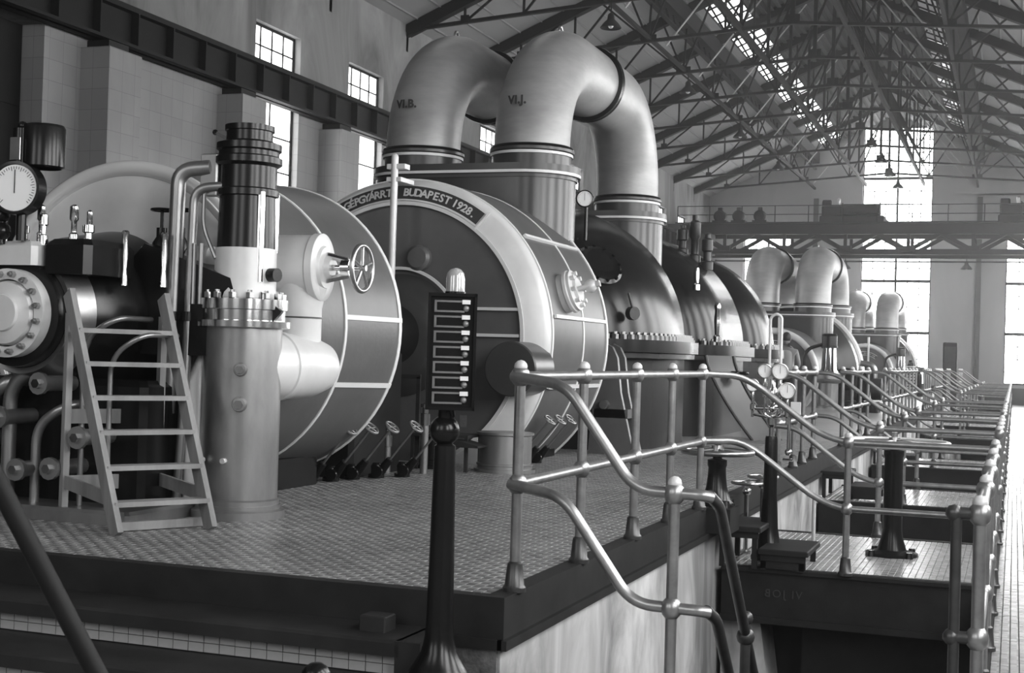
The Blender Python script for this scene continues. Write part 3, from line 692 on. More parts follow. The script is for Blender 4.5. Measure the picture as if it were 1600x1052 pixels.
for x, z, r in ((-5.12, 2.72, .05), (-5.0, 2.6, .03)):
    obj('pipe', MB().tube([(x-.06, 7.62, .57), (x-.02, 7.62, 1.3), (x, 7.62, z), (x+.2, 7.68, z+.02)], r, 14, .16), M['sheet'], t)
    obj('clamp', MB().cyl((x-.02, 7.62, 1.74), (x-.02, 7.62, 1.8), r+.015, None, 14), M['black'], t)
obj('thin_pipe', MB().tube([(-4.95, 7.66, 2.62), (-4.95, 7.66, 2.35), (-4.85, 7.66, 2.15)], .014, 8, .08), M['sheet'], t)

# ---- valve column
CX, CYY = -4.71, 7.8
t = thing('stop_valve', 'tall cylindrical stop valve column with polished head and bolted flange beside the ladder', 'valve', (CX, CYY, P))
obj('body', MB().lathe((CX, CYY, .55), (0, 0, 1), [(.262, .0), (.262, .05), (.25, .06), (.25, 1.16)], 48), M['sheet'], t)
obj('base_ring', MB().lathe((CX, CYY, P), (0, 0, 1), [(.30, 0), (.30, .05), (.275, .06), (.275, .085), (.25, .09)], 48), M['sheet'], t)
obj('body_flange', MB().lathe((CX, CYY, 1.70), (0, 0, 1), [(.25, 0), (.305, .01), (.305, .05), (.27, .055), (.27, .12), (.285, .125), (.285, .19), (.2, .20)], 48), M['chrome'], t)
bm_ = mesh('bolt', MB().cyl((0, 0, 0), (0, 0, .035), .027, None, 6).cyl((0, 0, .035), (0, 0, .05), .016, None, 8), M['chrome'], V((0, 0, 0)))
for k in range(14): inst('bolt', bm_, t, (CX+.245*cos(2*pi*k/14), CYY+.245*sin(2*pi*k/14), 1.895))
bon = MB().lathe((CX, CYY, 1.90), (0, 0, 1), [(.205, 0), (.2, .06), (.198, .3), (.198, .32)], 40)
obj('bonnet', bon, M['cream'], t)
for a0, a1 in ((radians(100), radians(350)), ):
    pass
yk = MB().lathe((CX, CYY, 2.20), (0, 0, 1), [(.19, 0), (.18, .36)], 40, radians(-150), radians(48))
yk.lathe((CX, CYY, 2.20), (0, 0, 1), [(.165, .0), (.155, .36)], 40, radians(-150), radians(48))
obj('yoke', yk, M['black'], t)
obj('yoke_pillar', MB().cyl((CX+.14, CYY+.1, 2.2), (CX+.14, CYY+.1, 2.58), .035, None, 14), M['chrome'], t)
obj('yoke_pillar', MB().cyl((CX+.15, CYY-.09, 2.0), (CX+.15, CYY-.09, 2.58), .03, None, 14), M['chrome'], t)
obj('spindle', MB().lathe((CX+.08, CYY-.06, 1.95), (0, 0, 1), [(.035, 0), (.035, .12), (.05, .13), (.05, .2), (.03, .22), (.03, .45), (.045, .47), (.04, .6)], 16, cap=True), M['chrome'], t)
obj('head', MB().lathe((CX, CYY, 2.55), (0, 0, 1), [(.17, 0), (.20, .01), (.20, .05), (.185, .06), (.185, .20), (.215, .22), (.215, .26), (.195, .27), (.195, .30), (.21, .31), (.21, .35), (.15, .37), (.15, .43), (.16, .435), (.16, .47), (.10, .475), (0, .475)], 44), M['black'], t)
obj('side_lug', MB().bbox(-4.99, -4.86, 7.66, 7.78, 2.56, 2.83, .01), M['sheet'], t, 25)
obj('head_lever', MB().beam((CX-.23, CYY-.05, 2.98), (CX-.12, CYY, 2.92), .03, .02).sphere((CX-.23, CYY-.05, 2.98), .02, 8), M['black'], t)
obj('side_boss', MB().cyl((CX+.17, CYY-.02, 2.05), (CX+.26, CYY-.04, 2.05), .045, None, 14), M['black'], t)
for z, r in ((1.44, .045), (1.22, .05)):
    b = obj('inspection_boss', MB().cyl((CX+.12, CYY-.22, z), (CX+.15, CYY-.28, z), r, r*.8, 16), M['sheet'], t)
    obj('cap_nut', MB().cyl((CX+.15, CYY-.28, z), (CX+.165, CYY-.31, z), r*.6, None, 6), M['chrome'], b)
for x in (-.12, .04): obj('plug', MB().cyl((CX+x, CYY-.24, .86), (CX+x, CYY-.275, .86), .018, None, 10), M['cream'], t)
obj('sheet_shroud', MB().tube([(-4.985, 7.72, .6), (-4.985, 7.72, 1.35), (-4.955, 7.74, 1.55)], [.085, .085, .03], 20), M['cream'], t)

# ---- steam inlet with handwheel valve
t = thing('steam_inlet', 'pale lagged steam inlet elbow with flanged valve and spoked handwheel on the nearest casing', 'pipe', (-4.5, 8.3, 1.2))
obj('inlet_pipe', MB().lathe((-4.69, 7.80, 1.46), (.2, .98, 0), [(.222, 0), (.222, .45), (.21, .62), (.17, .76), (.1, .85), (0, .87)], 36), M['cream'], t)
obj('pipe_collar', MB().lathe((-4.635, 8.07, 1.46), (.2, .98, 0), [(.22, 0), (.232, .01), (.232, .06), (.22, .07)], 36), M['cream'], t)
obj('riser', MB().lathe((-4.60, 8.34, 1.52), (0, 0, 1), [(.15, 0), (.15, .34), (.18, .48), (.21, .62)], 36), M['cream'], t)
obj('riser_band', MB().lathe((-4.60, 8.34, 1.79), (0, 0, 1), [(.15, 0), (.156, 0), (.156, .01), (.15, .01)], 36), M['darkgrey'], t)
va = V((1, .12, 0)).normalized(); vo = V((-4.86, 8.31, 2.14)); vu, vw = basis(va)[1:]
obj('valve_body', MB().lathe(vo, va, [(.0, .0), (.21, .01), (.222, .06), (.222, .36), (.21, .37)], 36), M['cream'], t)
fl = obj('flange', MB().lathe(vo+va*.37, va, [(.17, 0), (.232, 0), (.232, .05), (.225, .055), (.15, .055), (.14, .075), (.08, .08), (.07, .12), (0, .12)], 40), M['cream'], t)
bm3 = mesh('bolt', MB().cyl((0, 0, 0), va*.05, .024, None, 6).cyl(va*.05, va*.07, .013, None, 6), M['chrome'], V((0, 0, 0)))
for k in range(8):
    a = 2*pi*(k+.5)/8; inst('bolt', bm3, fl, vo+va*.42+(vu*cos(a)+vw*sin(a))*.185)
for d in (-1, 1): obj('yoke_arm', MB().cyl(vo+va*.42+vw*.09*d, vo+va*.60+vw*.05*d, .022, None, 8), M['chrome'], t)
hc = vo+va*.70
hw = obj('handwheel', MB().torus(hc, (1, 0, 0), .155, .017, 40, 10), M['steel'], t)
for k in range(5):
    a = 2*pi*k/5+.3; obj('spoke', MB().cyl(hc, hc+V((0, .148*cos(a), .148*sin(a))), .012, None, 8), M['steel'], hw)
obj('spindle', MB().cyl(vo+va*.4, hc+va*.03, .02, None, 10).cyl(vo+va*.56, vo+va*.62, .06, None, 12), M['chrome'], t)

# ---- second casing with the name plate
YF = 12.65
t = thing('turbine_casing', 'large grey turbine casing with pale flared ring and arched maker\'s name plate dated 1928', 'turbine', (AX, 13.6, P))
obj('front_disc', yring((AX, YF, AZ), [(0, .06), (1.30, .03), (1.33, .0)], 96), M['grey'], t)
obj('flared_ring', yring((AX, YF, AZ), [(1.325, -.01), (1.34, -.015), (1.35, .0), (1.535, .05), (1.57, .085), (1.585, .13), (1.585, .17)], 110), M['cream'], t, label='pale flared ring')
obj('inner_line', yring((AX, YF-.022, AZ), [(1.315, .02), (1.315, 0), (1.352, 0), (1.352, .02)], 110), M['white'], t)
obj('outer_line', yring((AX, YF+.14, AZ), [(1.565, .0), (1.60, .0), (1.60, .04)], 110), M['white'], t)
obj('shell', yring((AX, YF+.16, AZ), [(1.585, 0), (1.60, .03), (1.62, 1.8)], 110), M['grey'], t)
obj('rear_cover', yring((AX, 14.6, AZ), [(1.62, 0), (1.4, .18), (.6, .2), (0, .2)], 80), M['darkgrey'], t)
obj('edge_line', ring_band(14.58, 14.64, 1.618, .014, 110), M['white'], t, label='white painted edge line')
obj('edge_line', ring_band(13.76, 13.80, 1.606, .012, 110), M['white'], t, label='white painted edge line')
def seam(ang, y0, y1, R, hw_=.018):
    a = radians(ang); A = [on_axis(a-hw_/R, R-.012, y) for y in (y0, y1)]; B = [on_axis(a+hw_/R, R-.012, y) for y in (y0, y1)]; d = on_axis(a, .03, 0)-V((AX, 0, AZ))
    return MB().add(A+B+[p+d for p in A+B], [(0, 1, 3, 2), (4, 6, 7, 5), (0, 4, 5, 1), (2, 3, 7, 6), (0, 2, 6, 4), (1, 5, 7, 3)])
for ang in (51, 82, 107): obj('seam_line', seam(ang, 12.84, 14.6, 1.617), M['white'], t, 0, 'white painted seam line')
# name plate: a dark arched strip with raised letters on the flared ring
def cone(r, lift): return YF-.005+(r-1.35)/(1.535-1.35)*.05-lift
np_ = MB(); A = []; B = []; R0, R1 = 1.375, 1.515
n = 60; lim = 36
for k in range(n+1):
    a = radians(-lim+2*lim*k/n); A.append(on_axis(a, R0, cone(R0, .012))); B.append(on_axis(a, R1, cone(R1, .012)))
np_.strip(A, B)
for L in (A, B):
    np_.strip(L, [p+V((0, .02, 0)) for p in L])
pl = obj('name_plate', np_, M['plate'], t, 0, 'dark arched name plate')
brd = MB()
for r0, r1 in ((1.358, 1.376), (1.513, 1.53)):
    A = [on_axis(radians(-lim-1+2*(lim+1)*k/n), r0, cone(r0, .016)) for k in range(n+1)]; B = [on_axis(radians(-lim-1+2*(lim+1)*k/n), r1, cone(r1, .016)) for k in range(n+1)]
    brd.strip(A, B)
obj('plate_border', brd, M['cream'], pl, 0)
obj('plate_end_line', MB().beam(on_axis(radians(lim+1.2), 1.33, cone(1.33, .012)), on_axis(radians(lim+1.2), 1.55, cone(1.55, .012)), .02, .012, (0, -1, 0)), M['white'], t, 0)
lt = MB(); tilt = atan2(.05, .185)
def arc_text(s, a_mid, step, size):
    k = len(s)
    for i, ch in enumerate(s):
        if ch == ' ': continue
        a = radians(a_mid+(i-(k-1)/2)*step); vs, fs = text_mesh(ch, size, .004)
        rad = V((sin(a), 0, cos(a))); tan = V((cos(a), 0, -sin(a))); nn = V((0, -1, 0))
        rr = (rad*cos(tilt)-nn*sin(tilt)); nrm = (nn*cos(tilt)+rad*sin(tilt)); c = on_axis(a, 1.408, cone(1.408, .014))
        lt.add([c+tan*v.x+rr*v.y+nrm*v.z for v in vs], fs)
arc_text('GÉPGYÁR', -18.4, 2.35, .115); arc_text('R.T.', -6.7, 1.4, .115); arc_text('BUDAPEST', 10.8, 2.62, .115); arc_text('1928.', 28.0, 2.25, .115)
obj('lettering', lt, M['text'], pl, 0, 'pale raised letters')
# stripes and fittings on the disc
def stripe(x0, x1, z, w=.03): return MB().bb(x0, x1, YF-.012, YF+.06, z-w/2, z+w/2)
obj('stripe', stripe(AX+.2, AX+1.31, 2.03), M['white'], t, 0); obj('stripe', stripe(AX+.2, AX+1.3, 1.77), M['white'], t, 0)
mb = MB(); A = [on_axis(radians(-10+4*k), .66, YF-.0) for k in range(22)]; B = [on_axis(radians(-10+4*k), .69, YF-.0) for k in range(22)]
mb.strip(A, B).strip([p+V((0, -.02, 0)) for p in A], [p+V((0, -.02, 0)) for p in B]).strip(B, [p+V((0, -.02, 0)) for p in B]); obj('stripe', mb, M['white'], t, 0)
obj('gland_cover', yring((AX, YF-.16, AZ), [(0, 0), (.42, 0), (.45, .02), (.62, .18)], 48), M['darkgrey'], t)
obj('hand_hole', yring((AX+.2, YF-.05, AZ+.78), [(.05, .1), (.13, .1), (.13, .03), (.1, 0), (0, 0)], 24), M['grey'], t)
obj('side_drum', yring((-4.48, 12.22, 1.45), [(0, 0), (.25, 0), (.262, .015), (.262, .55)], 48), M['darkgrey'], t, label='dark round blank cover')
dv = obj('drain_valve', MB().lathe((-4.38, 13.3, 2.2), (1, 0, .3), [(.2, 0), (.2, .12), (.22, .13), (.22, .16), (.21, .17), (.21, .2), (.13, .21), (.12, .24)], 32, cap=True), M['cream'], t)
for k in range(8):
    a_, u_, v_ = basis((1, 0, .3)); p = V((-4.38, 13.3, 2.2))+a_*.2+(u_*cos(2*pi*k/8)+v_*sin(2*pi*k/8))*.165
    obj('bolt', MB().cyl(p, p+a_*.05, .025, None, 6), M['cream'], dv, 0)
a_ = V((1, 0, .3)).normalized(); c0 = V((-4.38, 13.3, 2.2))
obj('spindle', MB().cyl(c0+a_*.2, c0+a_*.46, .022, None, 10).sphere(c0+a_*.36, .07, 12).cyl(c0+a_*.42, c0+a_*.46, .035, None, 8), M['cream'], dv)
for k in (-1, 1): obj('yoke_arm', MB().cyl(c0+a_*.2+V((0, .07*k, 0)), c0+a_*.36+V((0, .05*k, 0)), .022, None, 8), M['cream'], dv)
obj('foot', MB().bbox(AX-1.2, AX+1.1, 13.0, 14.5, P-.2, .62, .03), M['black'], t, 25)
# white pole in front of the disc
t = thing('indicator_pole', 'slim white upright pole in front of the arched name plate', 'pole', (-5.78, 12.3, P))
obj('tube', MB().cyl((-5.78, 12.3, P), (-5.78, 12.3, 3.5), .035, None, 14).sphere((-5.78, 12.3, 3.5), .035, 12), M['cream'], t)
obj('upper_bracket', MB().bbox(-5.86, -5.66, 12.28, 12.4, 3.38, 3.43, .004), M['cream'], t, 0)
obj('lower_bracket', MB().bbox(-5.86, -5.70, 12.28, 12.6, 3.255, 3.30, .004), M['cream'], t, 0)
# things between the casings, right of the nearest one
t = thing('bearing_block', 'dark shaft bearing between the two grey casings', 'machine', (AX, 11.4, P))
obj('cover', yring((AX, 10.35, AZ), [(.3, 0), (.38, .05), (.38, .5), (.52, .55), (.52, 1.1), (.34, 1.2), (.3, 2.2)], 40), M['black'], t)
obj('pedestal', MB().bbox(AX-.55, AX+.55, 10.6, 11.6, P, 1.6, .04), M['blackm'], t, 25)
obj('round_cap', yring((AX+.36, 11.1, AZ-.1), [(0, 0), (.1, 0), (.14, .03), (.14, .2)], 24).torus((AX+.36, 11.1, AZ-.1), (0, 1, 0), .12, .02, 24, 8), M['iron'], t)
obj('lifting_lug', MB().bbox(AX+.28, AX+.34, 11.0, 11.06, 2.05, 2.2, .005), M['steel'], t, 0)
obj('gauge_plate', MB().lathe((AX+.5, 10.95, 1.6), (0, 1, 0), [(0, 0), (.08, 0), (.09, .02), (.09, .05)], 20), M['iron'], t)
t = thing('pipe_rack', 'dark angle iron frame standing between the casings behind the signal post', 'frame', (-5.4, 11.9, P))
for x in (-5.56, -5.28): obj('upright', MB().bb(x-.018, x+.018, 11.9, 11.93, P, 1.35), M['iron'], t, 0)
obj('top_bar', MB().bb(-5.58, -5.26, 11.9, 11.93, 1.33, 1.37), M['iron'], t, 0)
t = thing('instrument_table', 'small dark metal table beside the round cylinder pedestal', 'table', (-4.95, 12.0, P))
obj('top', MB().bb(-5.3, -4.72, 11.8, 12.2, .80, .825), M['iron'], t, 0)
obj('side_shelf', MB().prism([(0, 0), (.28, 0), (.28, .02), (.1, .06), (0, .06)], (-4.86, 11.7, .72), (1, 0, 0), (0, 0, 1), (0, .25, 0)), M['iron'], t, 0)
for x in (-5.28, -4.74):
    for y in (11.82, 12.17): obj('leg', MB().bb(x-.015, x+.015, y-.015, y+.015, P, .8), M['iron'], t, 0)
for x, y, r, h, mt, lab in ((-4.48, 12.16, .25, .37, 'sheet', 'squat sheet metal cylinder pedestal under the pale flared ring'), (-5.18, 12.05, .115, .42, 'black', 'narrow black cylinder pedestal right behind the signal post ball')):
    t = thing('cylinder_pedestal', lab, 'pedestal', (x, y, P))
    obj('drum', MB().lathe((x, y, P), (0, 0, 1), [(r, .08), (r, h-.03), (r+.02, h-.02), (r+.02, h), (0, h)], 40), M[mt], t)
    obj('base_ring', MB().lathe((x, y, P), (0, 0, 1), [(r+.04, 0), (r+.04, .03), (r+.01, .035), (r+.01, .06), (r+.02, .065), (r+.02, .08), (r, .085)], 40), M[mt], t)

# small drain valves with inclined spindles
def make_incl(scale=1.0):
    t = thing('drain_valve', '', 'valve', (0, 0, 0))
    d = V((.62, -.1, .72)).normalized(); b = V((0, 0, .07)); e = b+d*.52*scale
    obj('body', MB().lathe(V((-.05, 0, .0)), (0, 0, 1), [(.07, 0), (.07, .03), (.045, .04), (.05, .1), (.03, .13)], 14, cap=True).cyl(b-d*.04, b+d*.13, .045, .03, 12), M['black'], t)
    obj('flange', MB().cyl((.0, -.1, .06), (.0, -.075, .06), .05, None, 10).cyl((.0, -.075, .06), (0, 0, .06), .03, None, 10), M['black'], t)
    obj('spindle', MB().cyl(b+d*.1, e, .011, None, 8), M['steel'], t)
    w = obj('handwheel', MB().torus(e, d, .062, .011, 24, 8), M['sheet'], t)
    a_, u_, v_ = basis(d)
    for k in range(3):
        q = u_*cos(k*pi/3)+v_*sin(k*pi/3); obj('spoke', MB().cyl(e-q*.06, e+q*.06, .007, None, 6), M['sheet'], w)
    return t
dv0 = make_incl(); first = True
pos1 = [(-5.36, 10.05), (-5.29, 10.30), (-5.22, 10.55), (-5.12, 10.82), (-4.98, 11.05)]
pos2 = [(-4.66, 13.05), (-4.60, 13.2), (-4.54, 13.35)]
on_ = ['first from the valve column', 'second from the valve column', 'middle one of five', 'fourth from the valve column', 'last of five, nearest the signal post']
on2 = ['nearest of three', 'middle of three', 'farthest of three']
for i, (x, y) in enumerate(pos1+pos2):
    t = dv0 if first else copy_tree(dv0); first = False
    t.location = (x, y, P)
    t['label'] = 'small inclined drain valve under the nearest casing, '+on_[i] if i < 5 else 'small inclined drain valve behind the handrail under the name plate casing, '+on2[i-5]
    t['group'] = 'inclined drain valves under the casings'
for x, y, h, lab in ((-5.3, 11.3, .42, 'bright little oil filter standing beside the drain valves'), (-5.0, 11.45, .62, 'bright oil cup on a black stand beside the signal post')):
    t = thing('oil_filter', lab, 'filter', (x, y, P))
    obj('stand', MB().cyl((x, y, P), (x, y, P+h-.16), .035, None, 12), M['sheet'], t)
    obj('cup', MB().lathe((x, y, P+h-.18), (0, 0, 1), [(.045, 0), (.045, .1), (.03, .11), (.03, .15), (.05, .16), (.05, .19), (0, .2)], 14), M['chrome'], t)

# ---- exhaust box, U-pipes
def stadium(cx_, cy_, hx, r, n=14):
    return [(cx_+hx*1+r*cos(-pi/2+pi*k/n), cy_+r*sin(-pi/2+pi*k/n)) for k in range(n+1)]+[(cx_-hx+r*cos(pi/2+pi*k/n), cy_+r*sin(pi/2+pi*k/n)) for k in range(n+1)]
def slab(mb, cx_, cy_, hx, r, z0, z1):
    return mb.prism(stadium(cx_, cy_, hx, r), (0, 0, z0), (1, 0, 0), (0, 1, 0), (0, 0, z1-z0))
PX = (-5.18, -6.52)
def exhaust_box(y, ztop, zbot, lab, ax=AX, px=PX, r=.51, zl=None):
    hx = abs(px[0]-px[1])/2
    t = thing('exhaust_box', lab, 'exhaust box', (ax, y, zbot))
    obj('shell', slab(MB(), ax, y, hx, r, zbot, ztop-.16), M['sheet_dark'], t)
    obj('flange', slab(slab(MB(), ax, y, hx, r+.05, ztop-.12, ztop-.01), ax, y, hx, r+.02, ztop-.16, ztop-.12), M['darkgrey'], t)
    obj('white_line', slab(MB(), ax, y, hx, r+.054, ztop-.115, ztop-.085), M['white'], t, label='white painted line')
    for p in px:
        c = obj('collar', MB().lathe((p, y, ztop-.02), (0, 0, 1), [(r-.06, 0), (r-.06, .17), (r-.03, .18), (r-.03, .21), (r-.09, .22)], 48), M['darkgrey'], t)
        obj('white_line', MB().lathe((p, y, ztop+.115), (0, 0, 1), [(r-.058, 0), (r-.042, 0), (r-.042, .03), (r-.058, .03)], 48), M['white'], c, label='white painted line')
        obj('gasket_ring', MB().torus((p, y, ztop+.2), (0, 0, 1), r-.065, .03, 48, 8), M['black'], c)
    return t
M['sheet_dark'] = mat('dark_polished_sheet', .05, .27, .45, .3, 1.5, stretch=(1, 1, .4))
def upipe(x, y0, y1, z0, z1, zt, r, bend, lab, letters=None):
    t = thing('exhaust_pipe', lab, 'pipe', (x, y0, z0), 'U-shaped exhaust pipes over the machines')
    ym = (y0+y1)/2
    def arc(ya, sgn):
        return [(x, ya+sgn*bend*(1-cos(th)), zt-bend+bend*sin(th)) for th in [radians(6*k) for k in range(16)]]
    A = [(x, y0, z0)]+arc(y0, 1)+[(x, ym-.03, zt)]; B = [(x, ym+.03, zt)]+arc(y1, -1)[::-1]+[(x, y1, z1)]
    obj('near_leg', MB().tube(A, r, 48), M['alu'], t); obj('far_leg', MB().tube(B, r, 48), M['alu'], t)
    obj('joint_flange', MB().lathe((x, ym-.07, zt), (0, 1, 0), [(r-.02, 0), (r+.05, .01), (r+.055, .05), (r+.05, .06), (r+.05, .08), (r+.055, .09), (r+.05, .13), (r-.02, .14)], 48), M['black'], t)
    obj('lifting_eye', MB().torus((x, y0+bend*.8, zt+r*1.0-.02), (1, 0, 0), .055, .015, 16, 8), M['steel'], t)
    if letters:
        vs, fs = text_mesh(letters, .125, .002, 1.1, .006); mb = MB(); zc = z0+.46
        R = r+.003
        # wrap the stencil onto the round front of the pipe
        mb.add([V((x+R*sin(v.x/R-.10), y0-(R+v.z)*cos(v.x/R-.10), zc+v.y)) for v in vs], fs)
        obj('stencil', mb, M['ink'], t, 0, 'black stencilled letters')
    return t
YN, YFAR = 14.64, 18.72
exhaust_box(YN, 3.70, 2.6, 'near dark exhaust box with white lines on which both U-pipes stand')
exhaust_box(YFAR, 3.62, 2.6, 'far dark exhaust box where the U-pipes come down between the black domes')
upipe(PX[1], YN, YFAR, 3.90, 3.82, 5.06, .43, 1.12, 'left U-shaped aluminium exhaust pipe stencilled VI.B.', 'VI.B.')
upipe(PX[0], YN, YFAR, 3.90, 3.82, 5.05, .43, 1.12, 'right U-shaped aluminium exhaust pipe stencilled VI.J.', 'VI.J.')

# ---- black low-pressure casings: half domes over a flange, straight skirt below
def lp(yc, prof, lab, fl_prof=None, nb=26):
    t = thing('low_pressure_casing', lab, 'turbine', (AX, yc, P))
    up = MB().lathe((AX, yc, AZ), (0, 1, 0), prof, 48, 0, 2*pi)
    # keep only the upper half: build from half turn
    half = MB(); n = 40; k = n+1; vs = []
    for r, d in prof:
        for i in range(k):
            th = -pi/2+pi*i/n; vs.append(V((AX+r*sin(th), yc+d, AZ+r*cos(th))))
    half.add(vs, [(j*k+i, j*k+i+1, (j+1)*k+i+1, (j+1)*k+i) for j in range(len(prof)-1) for i in range(n)])
    obj('dome', half, M['black'], t)
    out = [(AX+r, yc+d) for r, d in prof]+[(AX-r, yc+d) for r, d in prof[::-1]]
    def ext(poly, g): return [(AX+(x-AX)*(1+g/max(.3, abs(x-AX))), y+(-g if y < yc else g)*(1 if True else 0)) for x, y in poly]
    obj('flange', MB().prism(ext(out, .15), (0, 0, AZ-.09), (1, 0, 0), (0, 1, 0), (0, 0, .15)), M['black'], t, 30)
    obj('lower_flange', MB().prism(ext(out, .11), (0, 0, AZ-.16), (1, 0, 0), (0, 1, 0), (0, 0, .06)), M['sheet_dark'], t, 30)
    obj('skirt', MB().prism(out, (0, 0, P-.3), (1, 0, 0), (0, 1, 0), (0, 0, AZ-.16-P+.3)), M['sheet_dark'], t, 30)
    bo = mesh('bolt', MB().cyl((0, 0, 0), (0, 0, .06), .045, None, 6).cyl((0, 0, .06), (0, 0, .09), .026, None, 8), M['steel'], V((0, 0, 0)), 30)
    # bolts spaced along the right hand outline
    pts = [V((AX+r+.075, yc+d, AZ+.06)) for r, d in prof]; L = [0]
    for a, b in zip(pts, pts[1:]): L.append(L[-1]+(b-a).length)
    for q in range(nb):
        s_ = L[-1]*(q+.5)/nb
        for j in range(len(L)-1):
            if L[j] <= s_ <= L[j+1]:
                p = pts[j].lerp(pts[j+1], (s_-L[j])/max(1e-6, L[j+1]-L[j])); break
        inst('bolt', bo, t, p)
    return t
def dome_prof(r0, r1, L0, L1, n=10):
    return [(r0+(r1-r0)*sin(pi/2*k/n)**.9, L0*(1-cos(pi/2*k/n))-L0) for k in range(n+1)]+[(r1, L1)]
pr1 = dome_prof(.85, 1.80, 1.5, .55)+[(1.72, .75), (1.66, .9)]
t = lp(17.1, pr1, 'near black domed low-pressure casing with a bolted flange and round manhole')
mh = V((-4.72, 15.95, 2.72)); mn = V((.62, -.52, .60)).normalized()
mk = obj('manhole', MB().lathe(mh-mn*.08, mn, [(.30, 0), (.30, .06), (.26, .09), (.2, .07), (0, .06)], 36), M['black'], t)
for k in range(12):
    a_, u_, v_ = basis(mn); p = mh+(u_*cos(2*pi*k/12)+v_*sin(2*pi*k/12))*.265
    obj('bolt', MB().cyl(p-mn*.02, p+mn*.03, .02, None, 6), M['black'], mk, 0)
obj('lever_valve', MB().cyl((-4.32, 15.9, 2.12), (-4.25, 15.85, 2.12), .08, None, 12).cyl((-4.27, 15.87, 2.12), (-4.33, 15.83, 2.36), .016, None, 8), M['iron'], t)
obj('hatch_flange', MB().lathe((-5.0, 17.6, 3.2), (.55, .0, .84), [(.42, 0), (.42, .06), (.36, .07), (0, .07)], 30), M['black'], t)
pr2 = dome_prof(1.15, 1.80, .9, 1.5)+[(1.45, 2.1), (1.38, 2.3)]
t = lp(20.3, pr2, 'far black domed low-pressure casing behind the far exhaust box', None, 20)
for x, z, h in ((-4.75, 3.1, .75), (-4.55, 3.0, .55), (-4.95, 3.2, .5)):
    v = obj('safety_valve', MB().lathe((x, 21.2, z), (0, 0, 1), [(.1, 0), (.1, .12), (.06, .14), (.06, h*.5), (.09, h*.55), (.09, h*.85), (.05, h*.9), (.05, h)], 14, cap=True), M['iron'], t)
obj('oil_cock', MB().lathe((-3.95, 19.2, 1.85), (0, 0, 1), [(.05, 0), (.05, .08), (.03, .1), (.045, .3), (.035, .45), (.05, .5), (.03, .55)], 12, cap=True), M['chrome'], t)
obj('oil_cock', MB().lathe((-4.35, 19.6, 2.6), (0, 0, 1), [(.05, 0), (.05, .08), (.03, .1), (.04, .25), (.03, .32)], 12, cap=True), M['chrome'], t)
pr3 = [(1.2, 0), (1.55, .2), (1.74, .55), (1.78, .9), (1.78, 1.5), (1.5, 2.1), (1.0, 2.4)]
t = lp(23.4, pr3, 'black tapering end casing of the near turbine set behind the gauge stand', None, 16)
# sloping sheet cover and bearing bracket beside the black casings
t = thing('sloping_cover', 'glossy dark sheet cover curving down beside the far black dome', 'cover', (-3.6, 19.5, P))
A = []; B = []
for k in range(13):
    u = k/12; x = -4.12+.72*u**1.4; z = 1.66-1.2*u; A.append((x, 19.3, z)); B.append((x+.33, 19.65, z))
obj('sheet', MB().strip(A, B).strip([V(p)+V((-.02, .05, -.03)) for p in A], [V(p)+V((-.02, .05, -.03)) for p in B]), M['sheet_dark'], t)
obj('edge', MB().tube(A, .025, 8).tube(B, .025, 8), M['iron'], t)
for k in (0, 1): obj('clip', MB().torus((-3.72+.12*k, 19.45, 1.42), (0, 0, 1), .05, .025, 14, 8), M['black'], t)
t = thing('bearing_bracket', 'grey round-topped bracket plates beside the white-lined casing, behind the handrail', 'bracket', (-4.3, 15.2, P))
for dy in (0, .32):
    obj('plate', MB().prism([(-.20, 0), (.34, 0), (.17, .7), (.12, 1.1), (.06, 1.22), (-.02, 1.26), (-.1, 1.22), (-.14, 1.1), (-.15, .7)], (-4.36, 15.1+dy, P), (1, 0, 0), (0, 0, 1), (0, .07, 0)), M['grey'], t, 30)
obj('shaft_pin', MB().cyl((-4.36, 15.0, 1.05), (-4.36, 15.6, 1.05), .05, None, 14), M['steel'], t)
obj('tie_plate', MB().bb(-4.5, -4.1, 15.1, 15.5, .9, 1.0), M['grey'], t, 0)
t = thing('pressure_gauge', 'small round pressure gauge on a stem above the near black dome', 'gauge', (-4.97, 16.0, 3.1))
dial(t, (-4.93, 15.9, 3.5), .105, (.35, -1, 0), 'black', .05, 20)
obj('stem', MB().cyl((-4.93, 15.97, 3.0), (-4.93, 15.97, 3.42), .02, None, 10), M['black'], t)

